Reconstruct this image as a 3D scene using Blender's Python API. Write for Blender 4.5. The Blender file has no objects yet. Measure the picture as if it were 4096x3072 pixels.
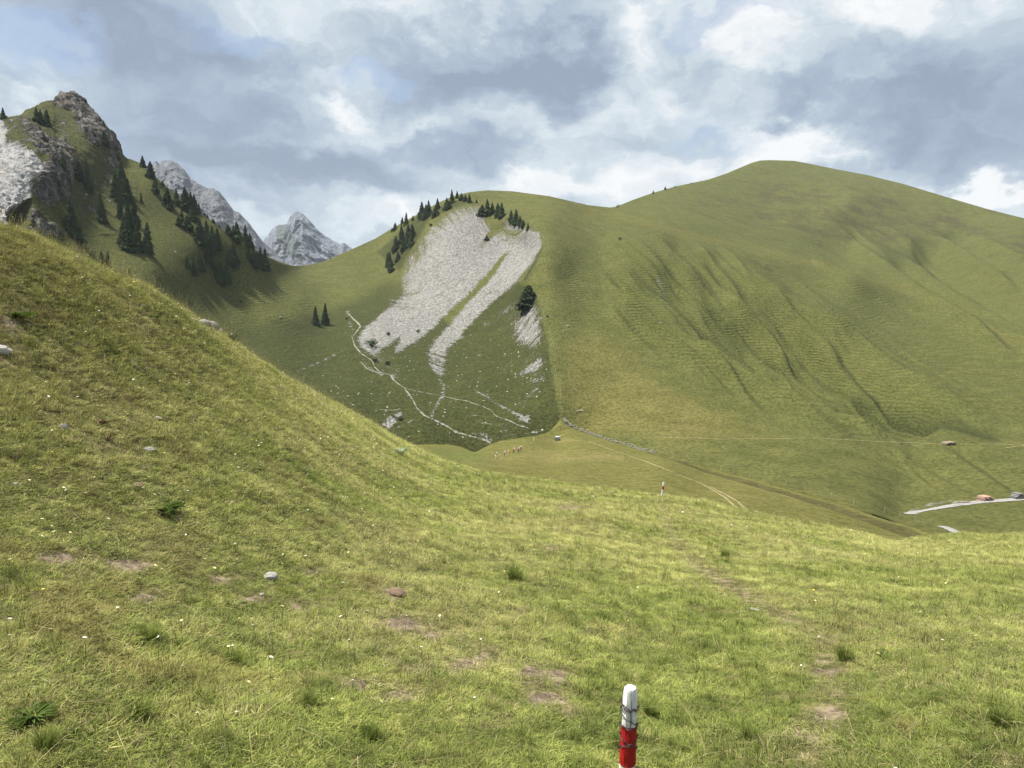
import bpy, math, random
import numpy as np
from mathutils import Vector, Matrix
from mathutils.bvhtree import BVHTree
random.seed(7); RNG = np.random.default_rng(7)
S = bpy.context.scene
COL = S.collection

# ------------------------------------------------------------------ camera
F = 2840.0; PITCH = math.radians(5.75)
CP, SP = math.cos(PITCH), math.sin(PITCH)
cam_d = bpy.data.cameras.new("camera"); cam = bpy.data.objects.new("camera", cam_d); COL.objects.link(cam)
cam_d.sensor_width = 36; cam_d.lens = 36 * F / 4096; cam_d.clip_start = 0.05; cam_d.clip_end = 30000
cam.location = (0, 0, 0); cam.rotation_euler = (math.radians(90) - PITCH, 0, 0)
S.camera = cam
S.view_settings.view_transform = 'Standard'; S.view_settings.look = 'None'; S.view_settings.gamma = 1
S.view_settings.exposure = 1.35

def dirs(px, py):
    px = np.asarray(px, float); py = np.asarray(py, float)
    cx = (px - 2048) / F; cy = -(py - 1536) / F
    return np.stack([cx + 0 * cy, CP + SP * cy + 0 * cx, -SP + CP * cy + 0 * cx], -1)
def unproj(px, py, r):
    d = dirs(px, py); h = np.hypot(d[..., 0], d[..., 1])
    return d * (np.asarray(r, float) / h)[..., None]
def proj(P):
    x, y, z = P[..., 0], P[..., 1], P[..., 2]
    fw = y * CP - z * SP; up = y * SP + z * CP
    return 2048 + F * x / fw, 1536 - F * up / fw

# ------------------------------------------------------------------ sun and sky
SUN = Vector((-0.44, 0.06, 0.90)).normalized()
sun_d = bpy.data.lights.new("sun", 'SUN'); sun_d.energy = 3.9; sun_d.angle = math.radians(7); sun_d.color = (1, 0.95, 0.86)
sun = bpy.data.objects.new("sun", sun_d); COL.objects.link(sun)
sun.rotation_euler = SUN.to_track_quat('Z', 'Y').to_euler()

class NT:
    """small helper to write node trees"""
    def __init__(s, tree): s.t = tree; s.n = tree.nodes; s.l = tree.links; s.n.clear()
    def add(s, typ, **kw):
        nd = s.n.new(typ)
        ins = kw.pop('ins', {})
        for k, v in kw.items(): setattr(nd, k, v)
        for k, v in ins.items(): s.put(nd, k, v)
        return nd
    def put(s, nd, k, v):
        sock = nd.inputs[k]
        if isinstance(v, bpy.types.NodeSocket): s.l.new(v, sock)
        elif isinstance(v, bpy.types.Node): s.l.new(v.outputs[0], sock)
        else: sock.default_value = v
    def math(s, op, a, b=0.0, c=None, clamp=False):
        nd = s.add('ShaderNodeMath', operation=op, use_clamp=clamp); s.put(nd, 0, a); s.put(nd, 1, b)
        if c is not None: s.put(nd, 2, c)
        return nd.outputs[0]
    def vmath(s, op, a, b=None):
        nd = s.add('ShaderNodeVectorMath', operation=op); s.put(nd, 0, a)
        if b is not None:
            if op == 'SCALE': s.put(nd, 3, b)
            else: s.put(nd, 1, b)
        return nd.outputs[0]
    def noise(s, vec, scale, detail=4, rough=0.55, dist=0.0, out=0):
        nd = s.add('ShaderNodeTexNoise', ins={'Vector': vec, 'Scale': scale, 'Detail': detail, 'Roughness': rough, 'Distortion': dist})
        return nd.outputs[out]
    def mapping(s, vec, scale=(1, 1, 1), rot=(0, 0, 0), loc=(0, 0, 0), typ='POINT'):
        return s.add('ShaderNodeMapping', vector_type=typ, ins={'Vector': vec, 'Scale': scale, 'Rotation': rot, 'Location': loc}).outputs[0]
    def ramp(s, fac, stops, interp='LINEAR'):
        nd = s.add('ShaderNodeValToRGB'); s.put(nd, 0, fac); cr = nd.color_ramp; cr.interpolation = interp
        while len(cr.elements) < len(stops): cr.elements.new(0.5)
        for e, (p, c) in zip(cr.elements, stops):
            e.position = p; e.color = (c, c, c, 1) if isinstance(c, (int, float)) else (*c, 1)
        return nd.outputs[0]
    def mix(s, fac, a, b, blend='MIX'):
        nd = s.add('ShaderNodeMix', data_type='RGBA', blend_type=blend)
        s.put(nd, 0, fac)
        for i, v in ((6, a), (7, b)):
            if isinstance(v, tuple): nd.inputs[i].default_value = (*v, 1) if len(v) == 3 else v
            else: s.put(nd, i, v)
        return nd.outputs[2]
    def attr(s, name, typ='GEOMETRY'):
        return s.add('ShaderNodeAttribute', attribute_name=name, attribute_type=typ)
    def bump(s, h, strength, dist, normal=None):
        nd = s.add('ShaderNodeBump', ins={'Height': h, 'Strength': strength, 'Distance': dist})
        if normal is not None: s.put(nd, 'Normal', normal)
        return nd.outputs[0]
    def sstep(s, x, a, b):
        nd = s.add('ShaderNodeMapRange', interpolation_type='SMOOTHSTEP', ins={0: x, 1: a, 2: b, 3: 0.0, 4: 1.0})
        return nd.outputs[0]

world = bpy.data.worlds.new("World"); S.world = world; world.use_nodes = True
w = NT(world.node_tree)
D = w.add('ShaderNodeTexCoord').outputs['Generated']
sep = w.add('ShaderNodeSeparateXYZ', ins={0: D})
hyp = w.math('SQRT', w.math('ADD', w.math('MULTIPLY', sep.outputs[0], sep.outputs[0]), w.math('MULTIPLY', sep.outputs[1], sep.outputs[1])))
az = w.math('ARCTAN2', sep.outputs[0], sep.outputs[1])
el = w.math('ARCTAN2', sep.outputs[2], hyp)
# clouds live in (azimuth, elevation) of the world; edges are warped by noise
base = w.add('ShaderNodeCombineXYZ', ins={0: az, 1: el}).outputs[0]
wn = w.noise(w.mapping(base, (1, 1.5, 1)), 6.0, 9, 0.62, 0.0, 1)
wn2 = w.noise(w.mapping(base, (1, 1.6, 1), loc=(3, 7, 0)), 1.9, 3, 0.5, 0.0, 1)
warp = w.vmath('ADD', w.vmath('SCALE', w.vmath('SUBTRACT', wn, (0.5, 0.5, 0.5)), 0.20), w.vmath('SCALE', w.vmath('SUBTRACT', wn2, (0.5, 0.5, 0.5)), 0.10))
AE = w.vmath('MULTIPLY', w.vmath('ADD', base, warp), (1, 1, 0))
def sky_blob(px, py, sx, sy, wt, rot=0.0):
    d = dirs(px, py); a = math.atan2(d[0], d[1]); e = math.atan2(d[2], math.hypot(d[0], d[1]))
    m = w.mapping(AE, (sx / F, sy / F, 1), (0, 0, math.radians(rot)), (a, e, 0), 'TEXTURE')
    g = w.add('ShaderNodeTexGradient', gradient_type='SPHERICAL', ins={0: m}).outputs[1]
    g = w.sstep(g, 0.0, 0.8)
    return w.math('MULTIPLY', g, wt)
def total(lst):
    t = lst[0]
    for x in lst[1:]: t = w.math('ADD', t, x)
    return t
lum = total([sky_blob(b[0], b[1], b[2], b[3], b[4] * (1.05 if b[4] < 0 else .85), *b[5:]) for b in [
    (880, 590, 820, 330, -.50, -8), (1150, 690, 760, 130, -.30, -3), (500, 60, 760, 190, -.42), (1150, 260, 420, 260, -.12),
    (2000, 330, 640, 150, -.52, 6), (1750, 150, 560, 160, -.30), (2280, 200, 420, 200, -.25), (1850, 590, 420, 95, -.32),
    (3950, 470, 620, 270, -.62, 8), (3450, 350, 420, 200, -.30), (4050, 720, 420, 110, -.30), (3130, 380, 150, 130, -.25), (3200, 130, 170, 120, -.25),
    (-600, 300, 900, 400, -.2), (4900, 500, 500, 400, -.2),
    (3500, 50, 640, 170, .45), (2700, 720, 720, 170, .38), (2550, 370, 320, 200, .25), (1250, 800, 560, 80, .42, -8), (130, 350, 190, 110, .5, 20),
    (1430, 400, 170, 55, .45), (2500, 150, 190, 160, .35), (3150, 545, 260, 80, .45, -15), (2200, 740, 380, 100, .30), (4020, 835, 260, 50, .5),
    (1300, 900, 800, 60, .25), (3050, 230, 300, 100, .2), (3330, 640, 200, 60, .3)]])
blue = total([sky_blob(*b) for b in [
    (170, 140, 330, 80, .9), (1580, 265, 260, 60, .9), (930, 60, 330, 90, .7), (2850, 90, 260, 70, .8), (2800, 420, 330, 130, .35),
    (2800, 530, 330, 60, .6), (60, 240, 260, 70, .4), (2450, 620, 300, 60, .3), (3250, 330, 200, 60, .3)]])
cn = w.noise(w.mapping(AE, (1, 2.0, 1), loc=(1.3, 2.1, 0.4)), 4.2, 9, 0.60, 0.25)
cn3 = w.noise(w.mapping(AE, (1, 1.7, 1), loc=(5.3, 0.1, 0.4)), 13.0, 7, 0.62, 0.4)
v = w.math('ADD', w.math('ADD', 0.645, lum), w.math('MULTIPLY', w.math('SUBTRACT', cn, 0.5), 1.25))
v = w.math('ADD', v, w.math('MULTIPLY', w.math('SUBTRACT', cn3, 0.5), 0.9))
cloud = w.ramp(v, [(0.0, (.29, .36, .47)), (0.25, (.37, .455, .57)), (0.50, (.50, .59, .675)), (0.70, (.65, .73, .79)), (0.88, (.81, .85, .885)), (1.0, (.93, .945, .955))])
sky = w.add('ShaderNodeTexSky', sky_type='NISHITA', sun_disc=False, sun_elevation=math.asin(SUN.z), sun_rotation=math.atan2(SUN.x, SUN.y))
bg_sky = w.add('ShaderNodeBackground', ins={'Color': sky.outputs[0], 'Strength': 0.06})
bg_cl = w.add('ShaderNodeBackground', ins={'Color': cloud, 'Strength': 0.40})
bl = w.sstep(w.math('ADD', blue, w.math('MULTIPLY', w.math('SUBTRACT', cn, 0.5), 0.9)), 0.12, 0.85)
ms = w.add('ShaderNodeMixShader', ins={0: w.math('MULTIPLY', bl, 0.42), 1: bg_cl.outputs[0], 2: bg_sky.outputs[0]})
w.add('ShaderNodeOutputWorld', ins={0: ms.outputs[0]})
world.cycles.sampling_method = 'MANUAL'; world.cycles.sample_map_resolution = 512

# ------------------------------------------------------------------ numeric helpers
_perm = RNG.permutation(256); _perm = np.concatenate([_perm, _perm, _perm])
_grad = RNG.normal(size=(256, 3)); _grad /= np.linalg.norm(_grad, axis=1)[:, None]
def pnoise(P):
    P = np.asarray(P, float); i = np.floor(P).astype(int); f = P - i; i &= 255
    u = f * f * f * (f * (f * 6 - 15) + 10); out = 0
    for a in (0, 1):
        for b in (0, 1):
            for c in (0, 1):
                h = _perm[_perm[_perm[(i[..., 0] + a) & 255] + ((i[..., 1] + b) & 255)] + ((i[..., 2] + c) & 255)]
                g = _grad[h & 255]
                d = g[..., 0] * (f[..., 0] - a) + g[..., 1] * (f[..., 1] - b) + g[..., 2] * (f[..., 2] - c)
                wgt = (u[..., 0] if a else 1 - u[..., 0]) * (u[..., 1] if b else 1 - u[..., 1]) * (u[..., 2] if c else 1 - u[..., 2])
                out = out + d * wgt
    return out * 1.6
def fbm(P, oct=4, gain=0.5, ridged=False):
    s = 0; a = 1; tot = 0; P = np.asarray(P, float)
    for k in range(oct):
        n = pnoise(P * (2 ** k) + 17.3 * k)
        if ridged: n = 1 - 2 * np.abs(n)
        s = s + a * n; tot += a; a *= gain
    return s / tot
def pchip_slopes(x, y):
    h = np.diff(x, axis=0); d = np.diff(y, axis=0) / h; m = np.zeros_like(y)
    w1 = 2 * h[1:] + h[:-1]; w2 = h[1:] + 2 * h[:-1]
    same = d[:-1] * d[1:] > 0
    dd = np.where(same, (w1 + w2) / np.where(same, w1 / np.where(d[:-1] == 0, 1, d[:-1]) + w2 / np.where(d[1:] == 0, 1, d[1:]), 1), 0)
    m[1:-1] = dd; m[0] = d[0]; m[-1] = d[-1]
    return m
def pchip(x, y, xq):
    x = np.asarray(x, float); y = np.asarray(y, float); m = pchip_slopes(x, y)
    k = np.clip(np.searchsorted(x, xq, side='right') - 1, 0, len(x) - 2)
    h = x[k + 1] - x[k]; t = np.clip((xq - x[k]) / h, 0, 1)
    return (2*t**3-3*t**2+1)*y[k] + (t**3-2*t**2+t)*h*m[k] + (-2*t**3+3*t**2)*y[k+1] + (t**3-t**2)*h*m[k+1]
def tps(pts, vals, lam=1e-4):
    p = np.asarray(pts, float) / 1000.0; n = len(p)
    def U(r2): return np.where(r2 > 0, r2 * np.log(np.maximum(r2, 1e-12)), 0)
    r2 = ((p[:, None] - p[None]) ** 2).sum(-1)
    A = np.zeros((n + 3, n + 3)); A[:n, :n] = U(r2) + lam * np.eye(n); A[:n, n] = 1; A[:n, n+1:] = p; A[n, :n] = 1; A[n+1:, :n] = p.T
    c = np.linalg.solve(A, np.concatenate([vals, np.zeros(3)]))
    def f(X, Y):
        X = np.asarray(X, float) / 1000; Y = np.asarray(Y, float) / 1000
        out = c[n] + c[n+1] * X + c[n+2] * Y
        for k in range(n): out = out + c[k] * U((X - p[k, 0]) ** 2 + (Y - p[k, 1]) ** 2)
        return out
    return f
def lineY(pts, x):
    pts = np.asarray(pts, float); return np.interp(x, pts[:, 0], pts[:, 1])
def polymask(poly, X, Y):
    poly = np.asarray(poly, float); ins = np.zeros(X.shape, bool); j = len(poly) - 1
    for i in range(len(poly)):
        xi, yi = poly[i]; xj, yj = poly[j]
        ins ^= ((yi > Y) != (yj > Y)) & (X < (xj - xi) * (Y - yi) / (yj - yi + 1e-9) + xi); j = i
    return ins
def polydist(poly, X, Y, closed=True):
    poly = np.asarray(poly, float); d = np.full(X.shape, 1e9); n = len(poly)
    for i in range(n if closed else n - 1):
        a = poly[i]; b = poly[(i + 1) % n]; ab = b - a
        t = np.clip(((X - a[0]) * ab[0] + (Y - a[1]) * ab[1]) / (ab @ ab + 1e-9), 0, 1)
        d = np.minimum(d, np.hypot(X - a[0] - t * ab[0], Y - a[1] - t * ab[1]))
    return d
def soft(poly, X, Y, e):
    """1 inside, 0 outside, soft over e"""
    ins = polymask(poly, X, Y); d = polydist(poly, X, Y); s = np.where(ins, d, -d)
    return np.clip(0.5 + s / (2 * e), 0, 1)

def tag(o, label=None, cat=None, group=None, kind=None):
    if label: o['label'] = label
    if cat: o['category'] = cat
    if group: o['group'] = group
    if kind: o['kind'] = kind
    return o
def mesh_obj(name, V, Fc, mat=None, parent=None, smooth=False, attrs=None):
    me = bpy.data.meshes.new(name); V = np.asarray(V, np.float32)
    Fc = np.asarray(Fc, np.int32) if not isinstance(Fc, list) else Fc
    if isinstance(Fc, np.ndarray):
        k = Fc.shape[1]; me.vertices.add(len(V)); me.vertices.foreach_set('co', V.ravel())
        me.loops.add(Fc.size); me.loops.foreach_set('vertex_index', Fc.ravel())
        me.polygons.add(len(Fc)); me.polygons.foreach_set('loop_start', np.arange(0, Fc.size, k, dtype=np.int32))
        me.update(calc_edges=True)
    else: me.from_pydata(V.tolist(), [], Fc)
    if smooth: me.polygons.foreach_set('use_smooth', np.ones(len(me.polygons), bool))
    for k, a in (attrs or {}).items():
        at = me.attributes.new(k, 'FLOAT', 'POINT'); at.data.foreach_set('value', np.asarray(a, np.float32).ravel())
    me.update()
    o = bpy.data.objects.new(name, me); COL.objects.link(o)
    if mat:
        for m_ in (mat if isinstance(mat, (list, tuple)) else [mat]): me.materials.append(m_)
    if parent: o.parent = parent
    return o
def empty(name, loc, rz=0.0):
    o = bpy.data.objects.new(name, None); o.location = loc; o.rotation_euler = (0, 0, rz); COL.objects.link(o); o.empty_display_size = 0.1
    return o
def grid_faces(nr, nc, wrap=False):
    i = np.arange(nr - 1)[:, None]; j = np.arange(nc if wrap else nc - 1)[None, :]; j2 = (j + 1) % nc
    return np.stack([i*nc+j, i*nc+j2, (i+1)*nc+j2, (i+1)*nc+j], -1).reshape(-1, 4)
def normals_of(P):
    du = np.gradient(P, axis=1); dv = np.gradient(P, axis=0); n = np.cross(du, dv)
    n /= np.linalg.norm(n, axis=-1)[..., None] + 1e-9
    return n * np.sign(n[..., 2:3] + 1e-6)
def bvh_of(P, faces):
    return BVHTree.FromPolygons([tuple(p) for p in P.reshape(-1, 3)], faces.tolist())

# ------------------------------------------------------------------ materials
def new_mat(name):
    m = bpy.data.materials.new(name); m.use_nodes = True; return m, NT(m.node_tree)
def out_principled(t, color, rough=0.9, normal=None, spec=0.2, **kw):
    b = t.add('ShaderNodeBsdfPrincipled'); t.put(b, 'Base Color', (*color, 1) if isinstance(color, tuple) and len(color) == 3 else color)
    t.put(b, 'Roughness', rough); t.put(b, 'Specular IOR Level', spec)
    if normal is not None: t.put(b, 'Normal', normal)
    for k, v_ in kw.items(): t.put(b, k, v_)
    t.add('ShaderNodeOutputMaterial', ins={0: b.outputs[0]}); return b
def simple(name, col, rough=0.7, var=0.25, scale=8, spec=0.3, metal=0.0):
    m, t = new_mat(name); P = t.add('ShaderNodeTexCoord').outputs['Object']
    n = t.noise(P, scale, 5, 0.6)
    n = t.math('ADD', t.math('MULTIPLY', n, .6), t.math('MULTIPLY', t.add('ShaderNodeObjectInfo').outputs['Random'], .4)) if 'log' in name or 'stone' in name else n
    c = t.mix(n, tuple(x * (1 - var) for x in col), tuple(min(1, x * (1 + var)) for x in col))
    b = out_principled(t, c, rough, t.bump(n, 0.3, 0.01), spec); b.inputs['Metallic'].default_value = metal
    return m

def mat_hill():
    m, t = new_mat("alpine_slope")
    P = t.add('ShaderNodeNewGeometry').outputs['Position']
    A = lambda n: t.attr(n).outputs['Fac']
    dry, lush, scree, rock, brown, red, pale = A('dry'), A('lush'), A('scree'), A('rock'), A('brown'), A('red'), A('pale')
    n_big = t.noise(P, 0.012, 5, 0.6); n_mid = t.noise(P, 0.09, 5, 0.62); n_sm = t.noise(P, 0.85, 6, 0.70); n_fine = t.noise(P, 2.8, 3, 0.7)
    # sheep terraces: level bands round the slope, broken up by noise
    sp = t.add('ShaderNodeSeparateXYZ', ins={0: P})
    wob = t.math('ADD', t.math('MULTIPLY', t.noise(P, 0.02, 3, 0.5), 12.0), t.math('MULTIPLY', t.noise(P, 0.15, 2, 0.5), 1.6))
    ph = t.math('ADD', sp.outputs[2], wob)
    band = t.math('SINE', t.math('MULTIPLY', ph, 4.2))
    band = t.math('MULTIPLY', t.math('ADD', band, 1.0), 0.5)
    terr_amt = t.math('MULTIPLY', A('terr'), t.sstep(n_mid, 0.34, 0.56))
    terr = t.math('MULTIPLY', band, terr_amt)
    # grass colour; the darkest tone also paints in cloud and gully shade
    g_mid = t.mix(t.sstep(n_mid, .3, .7), (.062, .071, .019), (.108, .110, .034))
    g_dry = t.mix(t.sstep(n_mid, .3, .7), (.100, .094, .026), (.152, .134, .044))
    g_lush_shade = t.mix(t.sstep(n_mid, .3, .7), (.016, .024, .007), (.034, .041, .012))
    c = t.mix(t.sstep(t.math('ADD', dry, t.math('MULTIPLY', t.math('SUBTRACT', n_big, 0.5), 0.9)), 0.25, 0.85), g_mid, g_dry)
    c = t.mix(t.sstep(t.math('ADD', lush, t.math('MULTIPLY', t.math('SUBTRACT', n_mid, 0.5), 0.5)), 0.3, 0.75), c, g_lush_shade)
    br = t.sstep(t.math('ADD', brown, t.math('ADD', t.math('MULTIPLY', t.math('SUBTRACT', t.noise(P, 0.22, 6, .7), 0.5), 2.2), t.math('MULTIPLY', t.math('SUBTRACT', t.noise(P, 0.03, 5, .65), 0.5), 2.4))), 0.35, 0.85)
    c = t.mix(t.math('MULTIPLY', br, 0.9), c, (.050, .039, .022))
    # tussock mottling: darker heather and herbs between yellow blades
    mot = t.sstep(n_sm, 0.36, 0.62)
    c = t.mix(mot, t.mix(0.55, c, (.020, .028, .008)), t.mix(0.17, c, (.24, .22, .07)))
    c = t.mix(t.math('MULTIPLY', t.sstep(n_fine, 0.55, 0.75), 0.35), c, (.030, .040, .010))
    c = t.mix(t.math('MULTIPLY', terr, 0.42), c, (.024, .034, .009))
    # loose stones
    Q = t.mapping(P, (1.0, 1.0, 0.55))
    vor = t.add('ShaderNodeTexVoronoi', ins={'Vector': Q, 'Scale': 1.15, 'Randomness': 1.0})
    vcol = t.add('ShaderNodeSeparateColor', ins={0: vor.outputs['Color']}).outputs[0]
    stn = t.ramp(vcol, [(0.0, (.055, .053, .048)), (0.2, (.14, .136, .127)), (0.6, (.205, .20, .19)), (1.0, (.33, .322, .302))])
    stn = t.mix(t.sstep(n_fine, 0.4, 0.7), stn, (.18, .175, .167))
    stn = t.mix(t.math('MULTIPLY', t.sstep(n_sm, 0.56, 0.72), 0.6), stn, (.085, .085, .07))
    # streaks run downhill along 'flow'
    fl = t.attr('flow').outputs['Fac']; along = t.attr('along').outputs['Fac']
    FV = t.add('ShaderNodeCombineXYZ', ins={0: fl, 1: t.math('MULTIPLY', along, 0.13), 2: 0.0}).outputs[0]
    streak = t.noise(FV, 0.30, 6, 0.72)
    s_in = t.math('ADD', scree, t.math('ADD', t.math('MULTIPLY', t.math('SUBTRACT', streak, 0.5), 1.7), t.math('MULTIPLY', t.math('SUBTRACT', t.noise(P, 0.9, 4, 0.7), 0.5), 1.5)))
    sm = t.math('MULTIPLY', t.sstep(s_in, 0.42, 0.62), t.sstep(scree, 0.04, 0.16))
    stn = t.mix(t.math('MULTIPLY', t.sstep(streak, 0.55, 0.72), 0.30), stn, (.12, .115, .095))
    c = t.mix(sm, c, stn)
    sv = t.add('ShaderNodeTexVoronoi', ins={'Vector': P, 'Scale': 0.6, 'Randomness': 1.0})
    svc = t.add('ShaderNodeSeparateColor', ins={0: sv.outputs['Color']})
    spk = t.math('MULTIPLY', t.math('LESS_THAN', sv.outputs['Distance'], t.math('MULTIPLY', svc.outputs[1], 0.24)), t.math('GREATER_THAN', t.math('ADD', svc.outputs[0], t.math('MULTIPLY', A('specks'), 0.55)), 0.985))
    c = t.mix(spk, c, (.42, .41, .37))
    # bedrock
    R = t.mapping(P, (1.0, 0.6, 0.45), (0.0, math.radians(28), 0))
    rn = t.noise(R, 0.22, 9, 0.74, 0.5); rn2 = t.noise(R, 0.9, 6, 0.75)
    rc = t.ramp(rn, [(0.33, (.045, .042, .036)), (0.43, (.15, .14, .122)), (0.55, (.25, .235, .212)), (0.68, (.38, .36, .33))])
    rnp = t.noise(t.mapping(P, (1.0, 1.0, .14), (0, math.radians(6), 0)), 0.20, 8, 0.70, 0.3)
    rc = t.mix(pale, rc, t.ramp(rnp, [(0.28, (.16, .16, .16)), (0.40, (.36, .36, .365)), (0.55, (.46, .455, .45)), (0.68, (.52, .46, .385))]))
    rc = t.mix(t.math('MULTIPLY', red, t.sstep(rn2, 0.35, 0.6)), rc, (.17, .085, .075))
    rc = t.mix(t.math('MULTIPLY', t.sstep(rn2, 0.55, 0.72), t.math('SUBTRACT', .6, t.math('MULTIPLY', pale, .4))), rc, (.045, .043, .036))
    def cracks(sc, wid):
        cv_ = t.add('ShaderNodeTexVoronoi', feature='DISTANCE_TO_EDGE', ins={'Vector': t.vmath('ADD', t.mapping(P, (1.0, 1.0, .32), (0, math.radians(30), 0)), t.vmath('SCALE', t.noise(P, sc * 1.4, 4, .65, 0, 1), 1.6 / sc)), 'Scale': sc})
        return t.sstep(cv_.outputs[0], 0.0, wid)
    ck = t.math('MULTIPLY', cracks(.11, .10), t.math('ADD', .45, t.math('MULTIPLY', .55, cracks(.34, .12))))
    rc = t.mix(t.math('MULTIPLY', t.math('MULTIPLY', t.math('SUBTRACT', 1.0, ck), .8), t.math('SUBTRACT', 1.0, t.math('MULTIPLY', pale, .6))), rc, (.035, .033, .028))
    rk_in = t.math('ADD', rock, t.math('ADD', t.math('MULTIPLY', t.math('SUBTRACT', rn, 0.5), 2.4), t.math('MULTIPLY', t.math('SUBTRACT', n_sm, 0.5), 1.4)))
    rk = t.math('MULTIPLY', t.sstep(rk_in, 0.44, 0.56), t.sstep(rock, 0.02, 0.15))
    c = t.mix(rk, c, rc)
    # relief
    gh = t.math('ADD', t.math('MULTIPLY', n_sm, 0.9), t.math('MULTIPLY', n_fine, 0.25))
    gh = t.math('SUBTRACT', gh, t.math('MULTIPLY', terr, 0.45))
    sh = t.math('ADD', t.math('MULTIPLY', vor.outputs['Distance'], -0.7), t.math('MULTIPLY', streak, 2.0))
    rh = t.math('ADD', t.math('ADD', t.math('MULTIPLY', rn, 6.0), t.math('MULTIPLY', rn2, 2.0)), t.math('MULTIPLY', ck, 2.2))
    rh = t.math('ADD', t.math('MULTIPLY', rh, t.math('SUBTRACT', 1.0, t.math('MULTIPLY', pale, .75))), t.math('MULTIPLY', t.math('MULTIPLY', rnp, pale), 5.0))
    h = t.add('ShaderNodeMix', data_type='FLOAT', ins={0: sm, 2: gh, 3: sh}).outputs[0]
    h = t.add('ShaderNodeMix', data_type='FLOAT', ins={0: rk, 2: h, 3: rh}).outputs[0]
    out_principled(t, c, 0.95, t.bump(h, 0.9, 1.0), 0.08)
    return m
def mat_meadow():
    m, t = new_mat("grazed_meadow")
    P = t.add('ShaderNodeNewGeometry').outputs['Position']; A = lambda n: t.attr(n).outputs['Fac']
    n_big = t.noise(P, 0.035, 4, 0.6); n_mid = t.noise(P, 0.28, 5, 0.65); Q = t.mapping(P, (0.7, 1.1, 1.6), (0, 0, 0.5)); n_sm = t.noise(Q, 1.7, 6, 0.7); n_f = t.noise(P, 6.0, 4, 0.7)
    c = t.mix(n_mid, (.082, .086, .020), (.130, .120, .034))
    c = t.mix(t.sstep(t.math('ADD', A('lush'), t.math('SUBTRACT', n_big, 0.5)), 0.3, 0.8), c, (.070, .095, .020))
    c = t.mix(t.sstep(t.math('ADD', A('dry'), t.math('MULTIPLY', t.math('SUBTRACT', n_big, 0.5), 1.4)), 0.35, 0.9), c, (.205, .170, .068))
    c = t.mix(t.math('MULTIPLY', t.sstep(t.math('ADD', A('ditch'), t.math('MULTIPLY', t.math('SUBTRACT', n_sm, 0.5), 0.9)), 0.4, 0.7), 0.92), c, (.034, .029, .014))
    n_lo = t.noise(t.mapping(P, (.5, 1.0, 1.0)), 0.55, 5, .7)
    c = t.mix(t.math('MULTIPLY', t.sstep(n_lo, .45, .65), .42), c, (.045, .050, .014))
    c = t.mix(t.math('MULTIPLY', t.sstep(n_lo, .55, .38), .25), c, (.25, .215, .08))
    mot = t.sstep(n_sm, 0.38, 0.60)
    c = t.mix(mot, t.mix(0.58, c, (.026, .032, .009)), t.mix(0.16, c, (.27, .25, .09)))
    c = t.mix(t.math('MULTIPLY', t.sstep(n_f, 0.55, 0.75), 0.4), c, (.045, .052, .014))
    h = t.math('ADD', t.math('MULTIPLY', n_sm, 0.30), t.math('MULTIPLY', n_f, 0.08))
    out_principled(t, c, 0.95, t.bump(h, 0.9, 1.0), 0.06)
    return m
def mat_near_ground():
    m, t = new_mat("turf_soil")
    P = t.add('ShaderNodeNewGeometry').outputs['Position']; A = lambda n: t.attr(n).outputs['Fac']
    n1 = t.noise(P, 0.8, 5, 0.6); n2 = t.noise(P, 9, 6, 0.7); n3 = t.noise(P, 45, 4, 0.7)
    c = t.mix(t.sstep(n2, 0.35, 0.65), (.050, .052, .020), (.150, .130, .058))
    c = t.mix(t.math('MULTIPLY', t.sstep(n3, 0.5, 0.7), 0.5), c, (.20, .175, .085))
    bare = t.sstep(t.math('ADD', A('bare'), t.math('MULTIPLY', t.math('SUBTRACT', n2, 0.5), 1.3)), 0.35, 0.6)
    soil = t.mix(t.sstep(n3, .35, .65), (.050, .036, .026), (.17, .13, .095))
    soil = t.mix(t.sstep(n2, 0.45, 0.65), soil, (.25, .20, .135))
    c = t.mix(bare, c, soil)
    h = t.math('ADD', t.math('MULTIPLY', n2, 0.03), t.math('MULTIPLY', n3, 0.012))
    out_principled(t, c, 0.95, t.bump(h, 1.0, 1.0), 0.05)
    return m
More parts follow.
